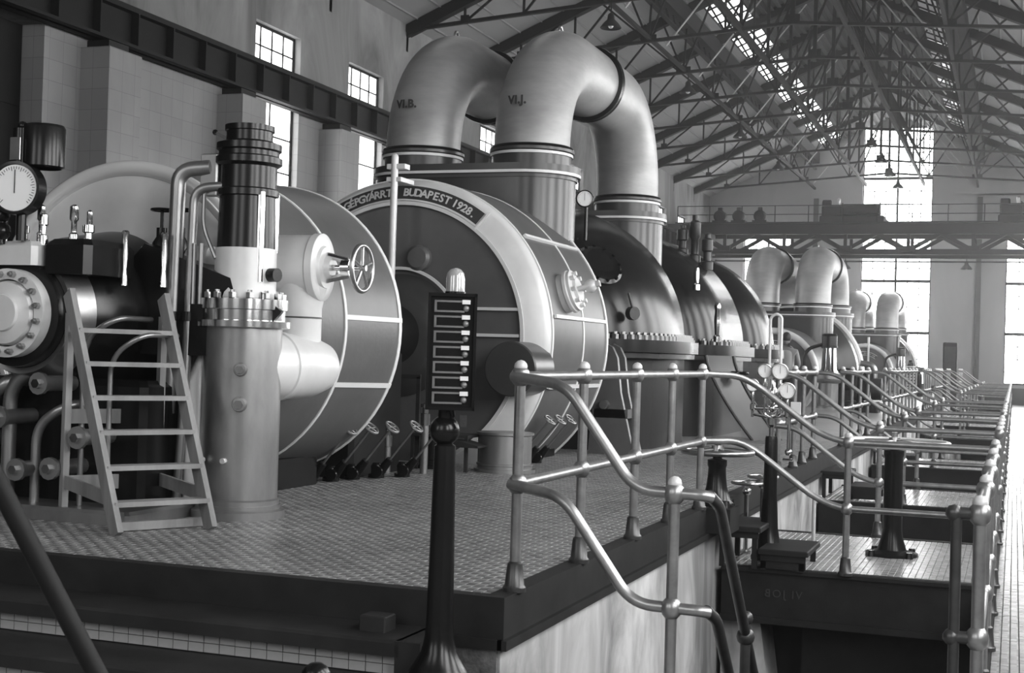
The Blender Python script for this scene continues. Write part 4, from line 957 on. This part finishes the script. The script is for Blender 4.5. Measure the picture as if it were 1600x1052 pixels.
# ---------------------------------------------------------------- farther turbine sets
def far_set(y0, which):
    ax, az = AX, 1.28
    def yr(y, prof, n=56): return MB().lathe((ax, y, az), (0, 1, 0), prof, n)
    out = []
    t = thing('turbine_casing', which+' turbine set: low grey front casing with pale rim and small arched plate', 'turbine', (ax, y0, P)); out.append(t)
    obj('shell', yr(y0, [(1.17, 0), (1.2, .1), (1.26, 2.0), (1.1, 2.1)]), M['grey'], t)
    obj('front_cover', yr(y0, [(0, .04), (.6, .02), (1.1, .05)]), M['grey'], t)
    obj('rim', MB().torus((ax, y0+.03, az), (0, 1, 0), 1.12, .085, 64, 10), M['cream'], t, label='pale rim ring')
    A = []; B = []; C = []; D = []
    for k in range(31):
        a = radians(-38+76*k/30)
        for L, r in ((A, .72), (B, .74), (C, .86), (D, .88)): L.append(V((ax+r*sin(a), y0-.02, az+r*cos(a))))
    p_ = obj('name_plate', MB().strip(A, D).strip(A, [q+V((0, .03, 0)) for q in A]).strip(D, [q+V((0, .03, 0)) for q in D]), M['plate'], t, 0)
    up = V((0, -.006, 0)); obj('plate_border', MB().strip([q+up for q in A], [q+up for q in B]).strip([q+up for q in C], [q+up for q in D]), M['cream'], p_, 0)
    lt_ = MB()
    for s_, am in (('GÉPGYÁR R.T.', -17), ('BUDAPEST 1928.', 18)):
        for i, ch in enumerate(s_):
            if ch == ' ': continue
            a = radians(am+(i-(len(s_)-1)/2)*2.6); vs, fs = text_mesh(ch, .085, .003); rad = V((sin(a), 0, cos(a))); tan = V((cos(a), 0, -sin(a)))
            lt_.add([V((ax, y0-.025, az))+rad*.77+tan*v.x+rad*v.y+V((0, -v.z, 0)) for v in vs], fs)
    obj('lettering', lt_, M['text'], p_, 0)
    obj('pole', MB().cyl((ax+.18, y0-.06, P), (ax+.18, y0-.06, 2.75), .045, None, 10), M['cream'], t)
    obj('gland', yr(y0-.25, [(0, 0), (.3, 0), (.34, .05), (.4, .3)]), M['darkgrey'], t)
    t = thing('turbine_casing', which+' turbine set: large dark casing with a pale rear edge ring', 'turbine', (ax, y0+2.6, P)); out.append(t)
    obj('shell', yr(y0+2.4, [(0, 0), (1.2, .0), (1.4, .02), (1.84, .5), (1.86, 1.0), (1.86, 2.2), (1.4, 2.3), (0, 2.3)], 64), M['sheet_dark'], t)
    obj('rear_ring', MB().lathe((ax, y0+3.6, az), (0, 1, 0), [(1.86, 0), (1.92, .02), (1.95, .22), (1.86, .26)], 64), M['cream'], t, label='pale edge ring')
    obj('foot', MB().bbox(ax-1.2, ax+1.2, y0+2.5, y0+4.5, P-.2, .6, .04), M['black'], t, 25)
    obj('side_pump', MB().bbox(ax+1.3, ax+2.0, y0+1.9, y0+2.5, P, 1.35, .05).lathe((ax+1.65, y0+1.9, 1.2), (0, 1, 0), [(.25, -.2), (.3, -.15), (.3, .3)], 20), M['blackm'], t, 30)
    px = (ax+.69, ax-.69); yb = y0+2.2
    t = exhaust_box(yb, 2.98, 2.0, which+' turbine set: near dark exhaust box with white lines', ax, px, .56); out.append(t)
    t = exhaust_box(yb+4.3, 3.12, 2.0, which+' turbine set: far dark exhaust box behind the big casing', ax, px, .58); out.append(t)
    for i, p in enumerate(px):
        out.append(upipe(p, yb, yb+4.3, 3.18, 3.32, 4.36, .475, 1.0, which+' turbine set: '+('right' if i == 0 else 'left')+' U-shaped aluminium exhaust pipe', None))
    vs, fs = text_mesh('V.J.', .12, .002, 1.0)
    return out
def far_column(x, y, lab):
    t = thing('stop_valve', lab, 'valve', (x, y, P))
    obj('body', MB().lathe((x, y, P), (0, 0, 1), [(.3, 0), (.3, .05), (.24, .08), (.24, .62), (.40, .68), (.42, .72), (.36, .74), (.36, .86), (.3, .88)], 32), M['sheet'], t)
    obj('bonnet', MB().lathe((x, y, P+.88), (0, 0, 1), [(.24, 0), (.19, .1), (.17, .62)], 28), M['chrome'], t)
    obj('head', MB().lathe((x, y, P+1.5), (0, 0, 1), [(.17, 0), (.2, .01), (.2, .05), (.19, .06), (.19, .3), (.2, .31), (.17, .36), (0, .37)], 28), M['black'], t)
    obj('side_pipe', MB().tube([(x-.6, y-.05, P), (x-.6, y-.05, P+1.45), (x-.15, y, P+1.6)], .045, 10, .3), M['black'], t)
    for k in (0, 1): obj('yoke_pillar', MB().cyl((x+(-.12, .12)[k], y-.18, P+.9), (x+(-.1, .1)[k], y-.16, P+1.5), .025, None, 8), M['black'], t)
    return t
fs_ = far_set(35.5, 'second')
m2 = fs_ + [far_column(-4.35, 35.0, 'second turbine set: polished stop valve column with dark head'), ]
for o in m2:
    c = copy_tree(o); c.location = V(o.location)+V((0, 22.9, 0)); c['label'] = o['label'].replace('second', 'farthest')
    if 'group' in o: c['group'] = o['group']
def coil_stack(x, y, lab):
    t = thing('insulator_stack', lab, 'post', (x, y, P))
    obj('core', MB().cyl((x, y, P), (x, y, P+1.2), .11, None, 14).sphere((x, y, P+1.25), .1, 12), M['black'], t)
    for k in range(8): obj('ring', MB().lathe((x, y, P+.3+.11*k), (0, 0, 1), [(.11, 0), (.17, .01), (.17, .04), (.11, .05)], 20), M['cream'], t)
coil_stack(-3.55, 52.0, 'ribbed dark post with pale rings near the farthest turbine set')
for x, y, h, w, lab in ((-3.25, 33.2, 1.1, .5, 'dark pump set with gear beside the second turbine set'), (-3.3, 53.5, 1.0, .7, 'dark pump set beside the farthest turbine set')):
    t = thing('pump_set', lab, 'pump', (x, y, P))
    obj('bed', MB().bbox(x-w, x+w*.6, y-.4, y+.4, P, P+.25, .03), M['blackm'], t, 25)
    obj('motor', MB().lathe((x-w*.8, y, P+.6), (1, 0, 0), [(.1, 0), (.3, .03), (.33, .1), (.33, w*.8), (.2, w*.9)], 24, cap=True), M['blackm'], t)
    for k in range(4): obj('cooling_ring', MB().lathe((x-w*.7+.12*k, y, P+.6), (1, 0, 0), [(.32, 0), (.37, .01), (.37, .04), (.32, .05)], 24), M['iron'], t)
    obj('pump_casing', MB().lathe((x+w*.2, y, P+.55), (1, 0, 0), [(.1, 0), (.26, .02), (.26, .25), (.1, .28)], 20, cap=True), M['iron'], t)
    obj('outlet', MB().tube([(x+w*.35, y, P+.7), (x+w*.35, y, P+h), (x-w*.3, y, P+h+.05)], .07, 10, .15), M['sheet'], t)

# ---------------------------------------------------------------- handrails
RT, RM, PR = 1.0, .5, .0255
def post(t, x, y, z, h=RT, base=True, mt='rail', collars=(1., .5)):
    p = obj('post', MB().cyl((x, y, z), (x, y, z+h), PR, None, 14), M[mt], t)
    obj('ball_cap', MB().sphere((x, y, z+h+.045), .032, 12).cyl((x, y, z+h), (x, y, z+h+.03), .02, None, 10), M['cream'] if mt == 'rail' else M[mt], p)
    for c in collars: obj('collar', MB().sphere((x, y, z+h*c), .047, 12, (1, 1, 1.15)), M[mt], p)
    if base: obj('socket', MB().lathe((x, y, z), (0, 0, 1), [(.055, 0), (.055, .02), (.046, .03), (.036, .13), (.026, .14)], 14), M['raild'], p)
    return p
def rail(t, pts, mt='rail', r=PR-.001, fillet=.22): return obj('rail', MB().tube(pts, r, 14, fillet, 7), M[mt], t)
def side_x(y): return XE-.03
def edge_rail(ys, lab, y_end=None, group='handrails along the platform edge'):
    x = XE-.03; t = thing('handrail', lab, 'handrail', (x, (ys[0]+ys[-1])/2, P), group)
    for y in ys: post(t, x, y, P)
    for h in (RT, RM): rail(t, [(x, ys[0], P+h), (x, ys[-1], P+h)])
    return t
# nearest opening: stair down into the pit
t = edge_rail([6.04, 7.05, 8.15, 9.08, 10.03], 'nearest handrail with five ball-topped posts along the platform edge')
cr1 = thing('handrail', 'near handrail dropping from the first platform post to the pit stair and descending into it', 'handrail', (-1.4, 5.9, 0), 'cross handrails over the pit')
xe = XE-.03
for h0, h1, z1 in ((RT, RT, 1.0), (RM, RM, .5)):
    rail(cr1, [(xe-.03, 6.02, P+h0), (xe+.27, 5.9, P+h0-.03), (xe+.60, 5.9, z1+.005), (-1.26, 5.9, z1), (-1.22, 5.93, z1-.01)], 'rail', PR, .1)
    rail(cr1, [(-1.23, 5.92, z1), (-1.21, 6.05, z1-.06), (-1.19, 8.2, z1-2.2)], 'raild', PR, .05)
post(cr1, -1.38, 5.9, 0, 1.0)
pp = obj('post', MB().cyl((-1.205, 6.75, -2.4), (-1.205, 6.75, .30), PR, None, 14), M['raild'], cr1)
obj('ball_cap', MB().sphere((-1.205, 6.75, .33), .036, 12), M['raild'], pp); obj('collar', MB().sphere((-1.205, 6.75, .24), .046, 12), M['raild'], pp)
# pit stair
t = thing('pit_stair', 'steep dark iron stair leading down into the pit', 'stairs', (-.75, 6.8, -2.6))
for k in range(10): obj('tread', MB().bb(-1.2, -.35, 5.95+.24*k, 6.18+.24*k, -.26*(k+1), -.26*(k+1)+.03), M['curb'], t, 0)
for x in (-1.22, -.33): obj('stringer', MB().prism([(5.8, 0), (6.0, 0), (8.5, -2.6), (8.2, -2.6)], (x, 0, 0), (0, 1, 0), (0, 0, 1), (.03, 0, 0)), M['curb'], t, 0)

def cross_rail(y, lab, slope=True, toward=0):
    t = thing('handrail', lab, 'handrail', (-1.15, y, 0), 'cross handrails over the pit')
    for h in (RT, RM):
        a = (xe, y+toward, P+h)
        rail(t, [a, (xe+.22, y+toward*.1, P+h-.01), (xe+.85, y, h), (XA-.01, y, h)])
    post(t, -1.16, y, 0, 1.0); 
    return t
ol = ['first', 'second', 'third', 'fourth', 'fifth', 'sixth', 'seventh', 'eighth', 'ninth', 'tenth', 'eleventh', 'twelfth', 'thirteenth', 'fourteenth']
n = 0
for i, (a, b) in enumerate(landings):
    for j, y in enumerate((a, b)):
        n += 1
        cross_rail(y+(-.03 if j == 0 else .03), 'cross handrail sloping down from the platform and crossing the pit, '+ol[n-1]+' counted from the stair', True, -.5 if (n == 1) else 0)
openings = [(Y0, landings[0][0])]+[(landings[i][1], landings[i+1][0]) for i in range(len(landings)-1)]+[(landings[-1][1], 64.0)]
for i, (a, b) in enumerate(openings):
    k = max(2, int(round((b-a)/1.15))+1); L = b-a
    t = thing('handrail', 'aisle-side handrail along the pit, '+ol[i]+' stretch from the camera', 'handrail', (XA-.03, (a+b)/2, 0), 'handrails along the aisle edge')
    for q in range(k): post(t, XA, a+.03+(L-.06)*q/(k-1), 0, 1.0)
    for h in (RT, RM): rail(t, [(XA, a+.03, h), (XA, b-.03, h)])
    if i == 0:
        for h in (RT, RM): obj('return_rail', MB().tube([(XA, a+.03, h), (XA-.10, a+.02, h)], PR, 12).sphere((XA-.10, a+.02, h), .035, 10), M['raild'], t)
        obj('return_post', MB().cyl((XA-.09, a+.02, -.2), (XA-.09, a+.02, 1.0), .022, None, 12), M['raild'], t)
    if i > 0:
        ys = [13.6, 14.6, 15.25, 16.1] if i == 1 else [a+.3+(L-.6)*q/(k-1) for q in range(k)]
        edge_rail(ys, 'platform-edge handrail, '+ol[i]+' stretch from the camera')

# stair boxes, pedestals and handwheels on the first bridge
for li, (a, b) in enumerate(landings[:3]):
    for k, (x0, x1, z, w) in enumerate(((XE+.0, XE+.32, .32, 'upper'), (XE+.32, XE+.68, .16, 'lower'))):
        y0 = a-.1 if li == 0 else a+.3
        t = thing('step_box', w+' wooden step box from the '+ol[li]+' bridge up to the platform', 'step', ((x0+x1)/2, y0+.4, 0), 'step boxes at the bridges')
        obj('board', MB().bbox(x0, x1+.02, y0, y0+.72, z-.04, z, .008), M['curb'], t, 25)
        for x in (x0+.02, x1-.05):
            for y in (y0+.03, y0+.66): obj('leg', MB().bb(x, x+.04, y, y+.04, 0, z-.04), M['curb'], t, 0)
        obj('apron', MB().bb(x0+.02, x1, y0+.02, y0+.04, z-.09, z-.04), M['curb'], t, 0)
        if k: obj('riser', MB().bb(x0+.02, x1-.0, y0+.03, y0+.05, .01, z-.09), M['curb'], t, 0)
def wheel_stand(x, y, zb, H, R, lab, r=.085, spokes=6, tr=.03, dark='black'):
    t = thing('handwheel_stand', lab, 'handwheel', (x, y, zb))
    obj('column', MB().lathe((x, y, zb), (0, 0, 1), [(R*.5, 0), (R*.5, .025), (r*1.5, .05), (r*1.15, .14), (r, .22), (r*.95, H-.14), (r*1.05, H-.12), (r*1.05, H-.08), (r*.5, H-.07), (r*.45, H)], 28, cap=True), M[dark], t)
    for k in range(4):
        a = pi/4+k*pi/2; f = obj('foot_lug', MB().cyl((x+R*.5*cos(a), y+R*.5*sin(a), zb), (x+R*.5*cos(a), y+R*.5*sin(a), zb+.05), .035, .025, 10), M[dark], t)
    w = obj('wheel_rim', MB().torus((x, y, zb+H-.02), (0, 0, 1), R, tr, 64, 12), M['cream'] if R > .3 else M['steel'], t)
    for k in range(spokes):
        a = 2*pi*k/spokes+.2; obj('spoke', MB().cyl((x, y, zb+H-.0), (x+R*cos(a), y+R*sin(a), zb+H-.02), tr*.55, tr*.45, 8), M['steel'], w)
    obj('hub', MB().cyl((x, y, zb+H-.05), (x, y, zb+H+.03), .055, .045, 16).cyl((x, y, zb+H+.03), (x, y, zb+H+.07), .025, None, 8), M['steel'], w)
    return t
wheel_stand(-.93, 11.96, 0, .96, .43, 'large handwheel on a black flared column standing on the first tiled bridge', .08)
t = wheel_stand(-2.10, 10.36, P, .43, .26, 'smaller handwheel on a short black post beside the platform rail end', .07, 5, .022)
struct('trim_8', MB().bb(XE-.02, -1.95, 10.15, 10.52, .3, P), M['curb'])
for x, y, z, lab in ((-2.06, 11.42, .58, 'front one of two little handwheel valves on thin bright stems beside the step boxes'), (-1.97, 11.66, .62, 'rear one of two little handwheel valves on thin bright stems beside the step boxes')):
    t = thing('stem_valve', lab, 'valve', (x, y, 0))
    obj('stem', MB().cyl((x, y, 0), (x, y, z), .02, None, 12), M['chrome'], t); obj('ball', MB().sphere((x, y, z-.07), .038, 12), M['chrome'], t)
    w = obj('handwheel', MB().torus((x, y, z), (0, 0, 1), .12, .014, 32, 8), M['steel'], t)
    for k in range(3): obj('spoke', MB().cyl((x-.12*cos(k*pi/3), y-.12*sin(k*pi/3), z), (x+.12*cos(k*pi/3), y+.12*sin(k*pi/3), z), .008, None, 6), M['steel'], w)
    obj('foot', MB().lathe((x, y, 0), (0, 0, 1), [(.05, 0), (.05, .02), (.025, .03)], 12), M['steel'], t)
t = thing('valve_key', 'thin white upright rod with a flat cross handle behind the lower step box', 'rod', (-1.50, 11.36, 0))
obj('rod', MB().cyl((-1.50, 11.36, 0), (-1.50, 11.36, .50), .016, None, 10), M['cream'], t); obj('handle', MB().bbox(-1.56, -1.44, 11.345, 11.375, .50, .52, .004), M['cream'], t, 0)

# ---------------------------------------------------------------- gauge stand
gx, gy = -1.80, 11.0
t = thing('gauge_stand', 'black flared stand carrying bright piping and four white pressure gauges beside the stair', 'gauge stand', (gx, gy, P-.2))
obj('column', MB().lathe((gx, gy, .02), (0, 0, 1), [(.14, 0), (.14, .03), (.1, .08), (.07, .25), (.055, .55), (.05, .95), (.045, .98)], 24, cap=True), M['black'], t)
obj('riser_pipe', MB().lathe((gx, gy, .95), (0, 0, 1), [(.022, 0), (.022, .12), (.04, .14), (.04, .2), (.022, .22), (.022, .33), (.035, .35), (.035, .42), (.02, .44), (.02, .5)], 16, cap=True), M['chrome'], t)
obj('manifold', MB().cyl((gx-.16, gy-.02, 1.22), (gx+.16, gy-.02, 1.22), .02, None, 12).sphere((gx, gy, 1.22), .045, 12), M['chrome'], t)
for dx, z, r in ((-.055, 1.515, .058), (.065, 1.515, .066), (-.15, 1.40, .052), (.125, 1.365, .066)):
    dial(t, (gx+dx, gy-.07, z), r, (.35, -1, 0), 'steel', .04, 20)
    obj('gauge_cock', MB().lathe((gx+dx, gy-.04, z-r-.2), (0, 0, 1), [(.012, 0), (.012, .05), (.022, .06), (.022, .1), (.012, .11), (.018, .15), (.012, .2)], 12, cap=True), M['chrome'], t)
    obj('connecting_pipe', MB().tube([(gx+dx*.2, gy-.03, 1.15), (gx+dx, gy-.04, 1.17), (gx+dx, gy-.04, z-r-.19)], .011, 8, .04), M['chrome'], t)
obj('tap', MB().cyl((gx+.14, gy-.03, .9), (gx+.14, gy-.03, 1.2), .014, None, 10).sphere((gx+.14, gy-.03, .88), .03, 10).cyl((gx+.1, gy-.05, .82), (gx+.18, gy-.05, .82), .012, None, 8), M['chrome'], t)
obj('tag', MB().bbox(gx+.155, gx+.235, gy-.08, gy-.07, 1.18, 1.28, .003), M['dial'], t, 0, 'white paper tag')
obj('stay_tube', MB().tube([(gx-.05, gy+.1, 1.5), (gx-.05, gy+.1, 1.95), (gx-.0, gy+.1, 1.98), (gx+.04, gy+.1, 1.95), (gx+.04, gy+.1, 1.5)], .012, 8, .03), M['cream'], t)

# ---------------------------------------------------------------- signal telegraph post
sx, sy = -2.262, 5.40
t = thing('signal_post', 'black signal post with ball joint, seven-slot indicator box and glass lamp', 'signal', (sx, sy, 0))
obj('column', MB().lathe((sx, sy, 0), (0, 0, 1), [(.19, 0), (.19, .03), (.165, .05), (.15, .2), (.11, .26), (.075, .32), (.062, .38), (.058, .45), (.046, 1.19), (.03, 1.2)], 36, cap=True), M['black'], t)
obj('ball', MB().sphere((sx-.005, sy, 1.255), .065, 28), M['black'], t)
obj('neck', MB().cyl((sx, sy, 1.30), (sx, sy, 1.345), .035, None, 18).cyl((sx+.03, sy, 1.315), (sx+.03, sy-.02, 1.36), .012, None, 10), M['black'], t)
ang = radians(24); R = Matrix.Rotation(ang, 3, 'Z')
bx0 = V((sx+.022, sy-.02, 1.59))
def rp(x, y, z): return bx0+R @ V((x, y, z))
bxm = MB().box(bx0, (.205, .11, .49), R); obj('box', bxm, M['black'], t, 0)
fr = obj('front_frame', MB().box(rp(-.097, -.06, 0), (.012, .02, .49), R).box(rp(.097, -.06, 0), (.012, .02, .49), R).box(rp(0, -.06, .238), (.205, .02, .014), R).box(rp(0, -.06, -.238), (.205, .02, .014), R), M['black'], t, 0)
for k in range(7):
    z = .19-.064*k
    s_ = obj('slot_frame', MB().box(rp(-.012, -.058, z+.021), (.125, .008, .008), R).box(rp(-.012, -.058, z-.021), (.125, .008, .008), R).box(rp(-.071, -.058, z), (.010, .008, .05), R), M['sheet'], t, 0)
    obj('slot_window', MB().box(rp(-.005, -.056, z), (.11, .003, .033), R), M['black'], s_, 0)
    obj('tab', MB().box(rp(.057, -.062, z+.019), (.034, .014, .018), R), M['dial'], t, 0, 'white enamel tab')
    obj('push_button', MB().lathe(rp(.057, -.055, z-.008), R @ V((0, -1, 0)), [(.013, 0), (.013, .012), (.008, .018), (0, .019)], 14), M['sheet'], t)
obj('lamp_glass', MB().lathe((sx+.025, sy, 1.835), (0, 0, 1), [(.04, 0), (.04, .065), (.036, .088), (.024, .104), (.01, .11), (0, .111)], 24), M['glass'], t, label='pale glass lamp dome')
obj('lamp_base', MB().cyl((sx+.025, sy, 1.82), (sx+.025, sy, 1.845), .044, None, 24), M['black'], t)
obj('lower_terminal', MB().box(rp(.06, -.02, -.29), (.03, .03, .05), R), M['iron'], t, 0)

# ---------------------------------------------------------------- wooden ladder steps
t = thing('step_ladder', 'wooden step ladder with six treads standing in front of the governor', 'ladder', (-4.9, 7.0, P))
L0, L1 = V((-4.78, 6.62, P)), V((-5.44, 6.98, 1.86)); R0, R1 = V((-4.49, 7.14, P)), V((-5.09, 7.46, 1.86))
wv = (R0-L0).normalized(); sv = (L1-L0).normalized()
nv = wv.cross(sv)
for a, b in ((L0, L1), (R0, R1)): obj('stringer', MB().beam(a-sv*.0, b+sv*.03, .035, .105, nv.cross(sv).cross(sv)), M['wood'], t, 0)
for k in range(6):
    f = (.17+.2*k)/(1.86-P)
    a, b = L0.lerp(L1, f), R0.lerp(R1, f); d = V((sv.x, sv.y, 0)).normalized()
    obj('tread', MB().beam(a, b, .125, .028, (0, 0, 1)), M['wood'], t, 0)
BL, BR = V((-5.47, 7.02, P)), V((-5.14, 7.52, P))
for a, b in ((BL, L1), (BR, R1)):
    obj('back_leg', MB().beam(a, V((a.x+.02, a.y-.02, b.z-.1)), .05, .04, wv), M['wood'], t, 0)
for z in (.68, 1.09): obj('back_brace', MB().beam((BL.x, BL.y, P+z-.45), (BR.x, BR.y, P+z-.45), .02, .09), M['wood'], t, 0)
for a, b in ((BL, L0.lerp(L1, .2)), (BR, R0.lerp(R1, .16))):
    obj('side_brace', MB().beam(V((a.x, a.y, P+.24))+(V((0, 0, 0))), V((b.x, b.y, P+.2)), .02, .08), M['wood'], t, 0)
obj('ground_bar', MB().beam(L0+V((-.12, .12, .03)), R0+V((-.12, .12, .03)), .05, .05), M['wood'], t, 0)

# ---------------------------------------------------------------- foreground rail
t = thing('handrail', 'dark blurred handrail slanting across the lower left corner close to the camera', 'handrail', (-1.9, 2.5, 0))
obj('rail', MB().tube([(-2.2, 2.39, 1.52), (-2.07, 2.44, 1.265), (-1.865, 2.52, .87), (-1.72, 2.58, .60), (-1.70, 2.59, .5), (-1.70, 2.59, 0)], .022, 14, .06), M['blackm'], t)
obj('foot', MB().lathe((-1.70, 2.59, 0), (0, 0, 1), [(.06, 0), (.06, .02), (.03, .06)], 14), M['black'], t)
obj('post', MB().cyl((-2.2, 2.39, 0), (-2.2, 2.39, 1.5), .022, None, 14), M['black'], t)
t = thing('rail_post', 'black ball-topped post just peeping in at the bottom edge', 'post', (-1.51, 2.87, 0))
obj('post', MB().cyl((-1.51, 2.87, 0), (-1.51, 2.87, .79), .024, None, 14), M['black'], t); obj('ball_cap', MB().sphere((-1.51, 2.87, .82), .036, 16), M['black'], t)
obj('foot', MB().lathe((-1.51, 2.87, 0), (0, 0, 1), [(.06, 0), (.06, .02), (.03, .06)], 14), M['black'], t)

# ---------------------------------------------------------------- attendant beside the machines
def skinmesh(name, joints, edges, mt, parent, sub=2):
    me = bpy.data.meshes.new(name); off = LOC.get(parent.name, V((0, 0, 0))) if parent else V((0, 0, 0))
    me.from_pydata([tuple(V(j[0])-off) for j in joints], edges, []); me.materials.append(mt)
    o = bpy.data.objects.new(name, me); COL.objects.link(o); o.parent = parent
    sk = o.modifiers.new('Skin', 'SKIN'); sk.use_smooth_shade = True
    for i, j in enumerate(joints):
        d = me.skin_vertices[0].data[i]; d.radius = (j[1], j[2]); d.use_root = (i == 0)
    sb = o.modifiers.new('Subsurf', 'SUBSURF'); sb.levels = sub; sb.render_levels = sub
    return o
px_, py_ = -4.16, 27.0
t = thing('person', 'dark-haired person in a grey vest seen from behind, standing among the machines', 'person', (px_, py_, P))
def q(x, y, z): return (px_+x, py_+y, P+z)
J = [(q(0, 0, .86), .15, .11), (q(0, .0, 1.05), .13, .10), (q(-.01, .0, 1.28), .17, .11), (q(-.02, .02, 1.40), .06, .06), (q(-.03, .03, 1.50), .055, .055),
     (q(.17, .0, 1.33), .058, .058), (q(.22, .04, 1.08), .045, .045), (q(.16, .25, .98), .034, .034), (q(.12, .33, .98), .03, .02),
     (q(-.20, .0, 1.33), .058, .058), (q(-.25, .05, 1.08), .045, .045), (q(-.18, .27, 1.0), .034, .034), (q(-.14, .35, 1.0), .03, .02),
     (q(.09, 0, .80), .085, .085), (q(.10, .02, .45), .06, .06), (q(.10, 0, .08), .04, .04), (q(.10, .14, .04), .04, .03),
     (q(-.09, 0, .80), .085, .085), (q(-.10, .02, .45), .06, .06), (q(-.10, 0, .08), .04, .04), (q(-.10, .14, .04), .04, .03)]
Ed = [(0, 1), (1, 2), (2, 3), (3, 4), (2, 5), (5, 6), (6, 7), (7, 8), (2, 9), (9, 10), (10, 11), (11, 12), (0, 13), (13, 14), (14, 15), (15, 16), (0, 17), (17, 18), (18, 19), (19, 20)]
skinmesh('body', J, Ed, M['skin'], t)
hd = obj('head', MB().sphere(q(-.03, .05, 1.565), .1, 20, (.8, .98, 1.15)).lathe(q(-.05, .135, 1.55), (-.4, 1, -.1), [(.02, 0), (.017, .02), (0, .035)], 8).sphere(q(-.115, .05, 1.56), .022, 8, (.5, 1, 1.4)).sphere(q(.055, .05, 1.56), .022, 8, (.5, 1, 1.4)), M['skin'], t, 60)
obj('hair', MB().sphere(q(-.025, .03, 1.60), .104, 20, (.84, .95, 1.0)), M['hair'], hd, 60)
for dx in (-.035, .03): obj('eye', MB().sphere(q(-.05+dx, .138, 1.575), .012, 8), M['dial'], hd)
obj('mouth', MB().sphere(q(-.05, .14, 1.505), .02, 8, (1.2, .5, .35)), M['hair'], hd)
skinmesh('vest', [(q(0, 0, .88), .165, .125), (q(0, 0, 1.06), .145, .115), (q(-.01, 0, 1.27), .185, .125), (q(-.015, .01, 1.365), .11, .085)], [(0, 1), (1, 2), (2, 3)], M['shirt'], t)
skinmesh('trousers', [(q(0, 0, .90), .165, .125), (q(.09, 0, .78), .1, .1), (q(.10, .02, .45), .075, .075), (q(.10, 0, .1), .06, .06), (q(-.09, 0, .78), .1, .1), (q(-.10, .02, .45), .075, .075), (q(-.10, 0, .1), .06, .06)], [(0, 1), (1, 2), (2, 3), (0, 4), (4, 5), (5, 6)], M['trousers'], t)
for s_ in (-1, 1):
    for k in range(4): obj('finger', MB().tube([q(s_*.16-.04*0+(.12-.16)*0 + (-.04+.012*k)*(1), .34, .99-.012*k), q(s_*.14+(-.04+.012*k), .39, .975-.012*k), q(s_*.13+(-.04+.012*k), .40, .95-.012*k)], .008, 6), M['skin'], t)
    obj('thumb', MB().tube([q(s_*.13, .31, 1.0), q(s_*.10, .34, 1.01), q(s_*.09, .37, 1.0)], .009, 6), M['skin'], t)

# dark switch cabinet post far down by the aisle
t = thing('switch_pillar', 'dark square switch pillar far down the pit before the end wall', 'pillar', (-2.3, 52.5, 0))
obj('pillar', MB().bbox(-2.45, -1.95, 52.2, 52.6, 0, 2.5, .03), M['blackm'], t, 25); obj('door', MB().bb(-2.40, -2.0, 52.17, 52.2, .3, 2.35), M['iron'], t, 0)
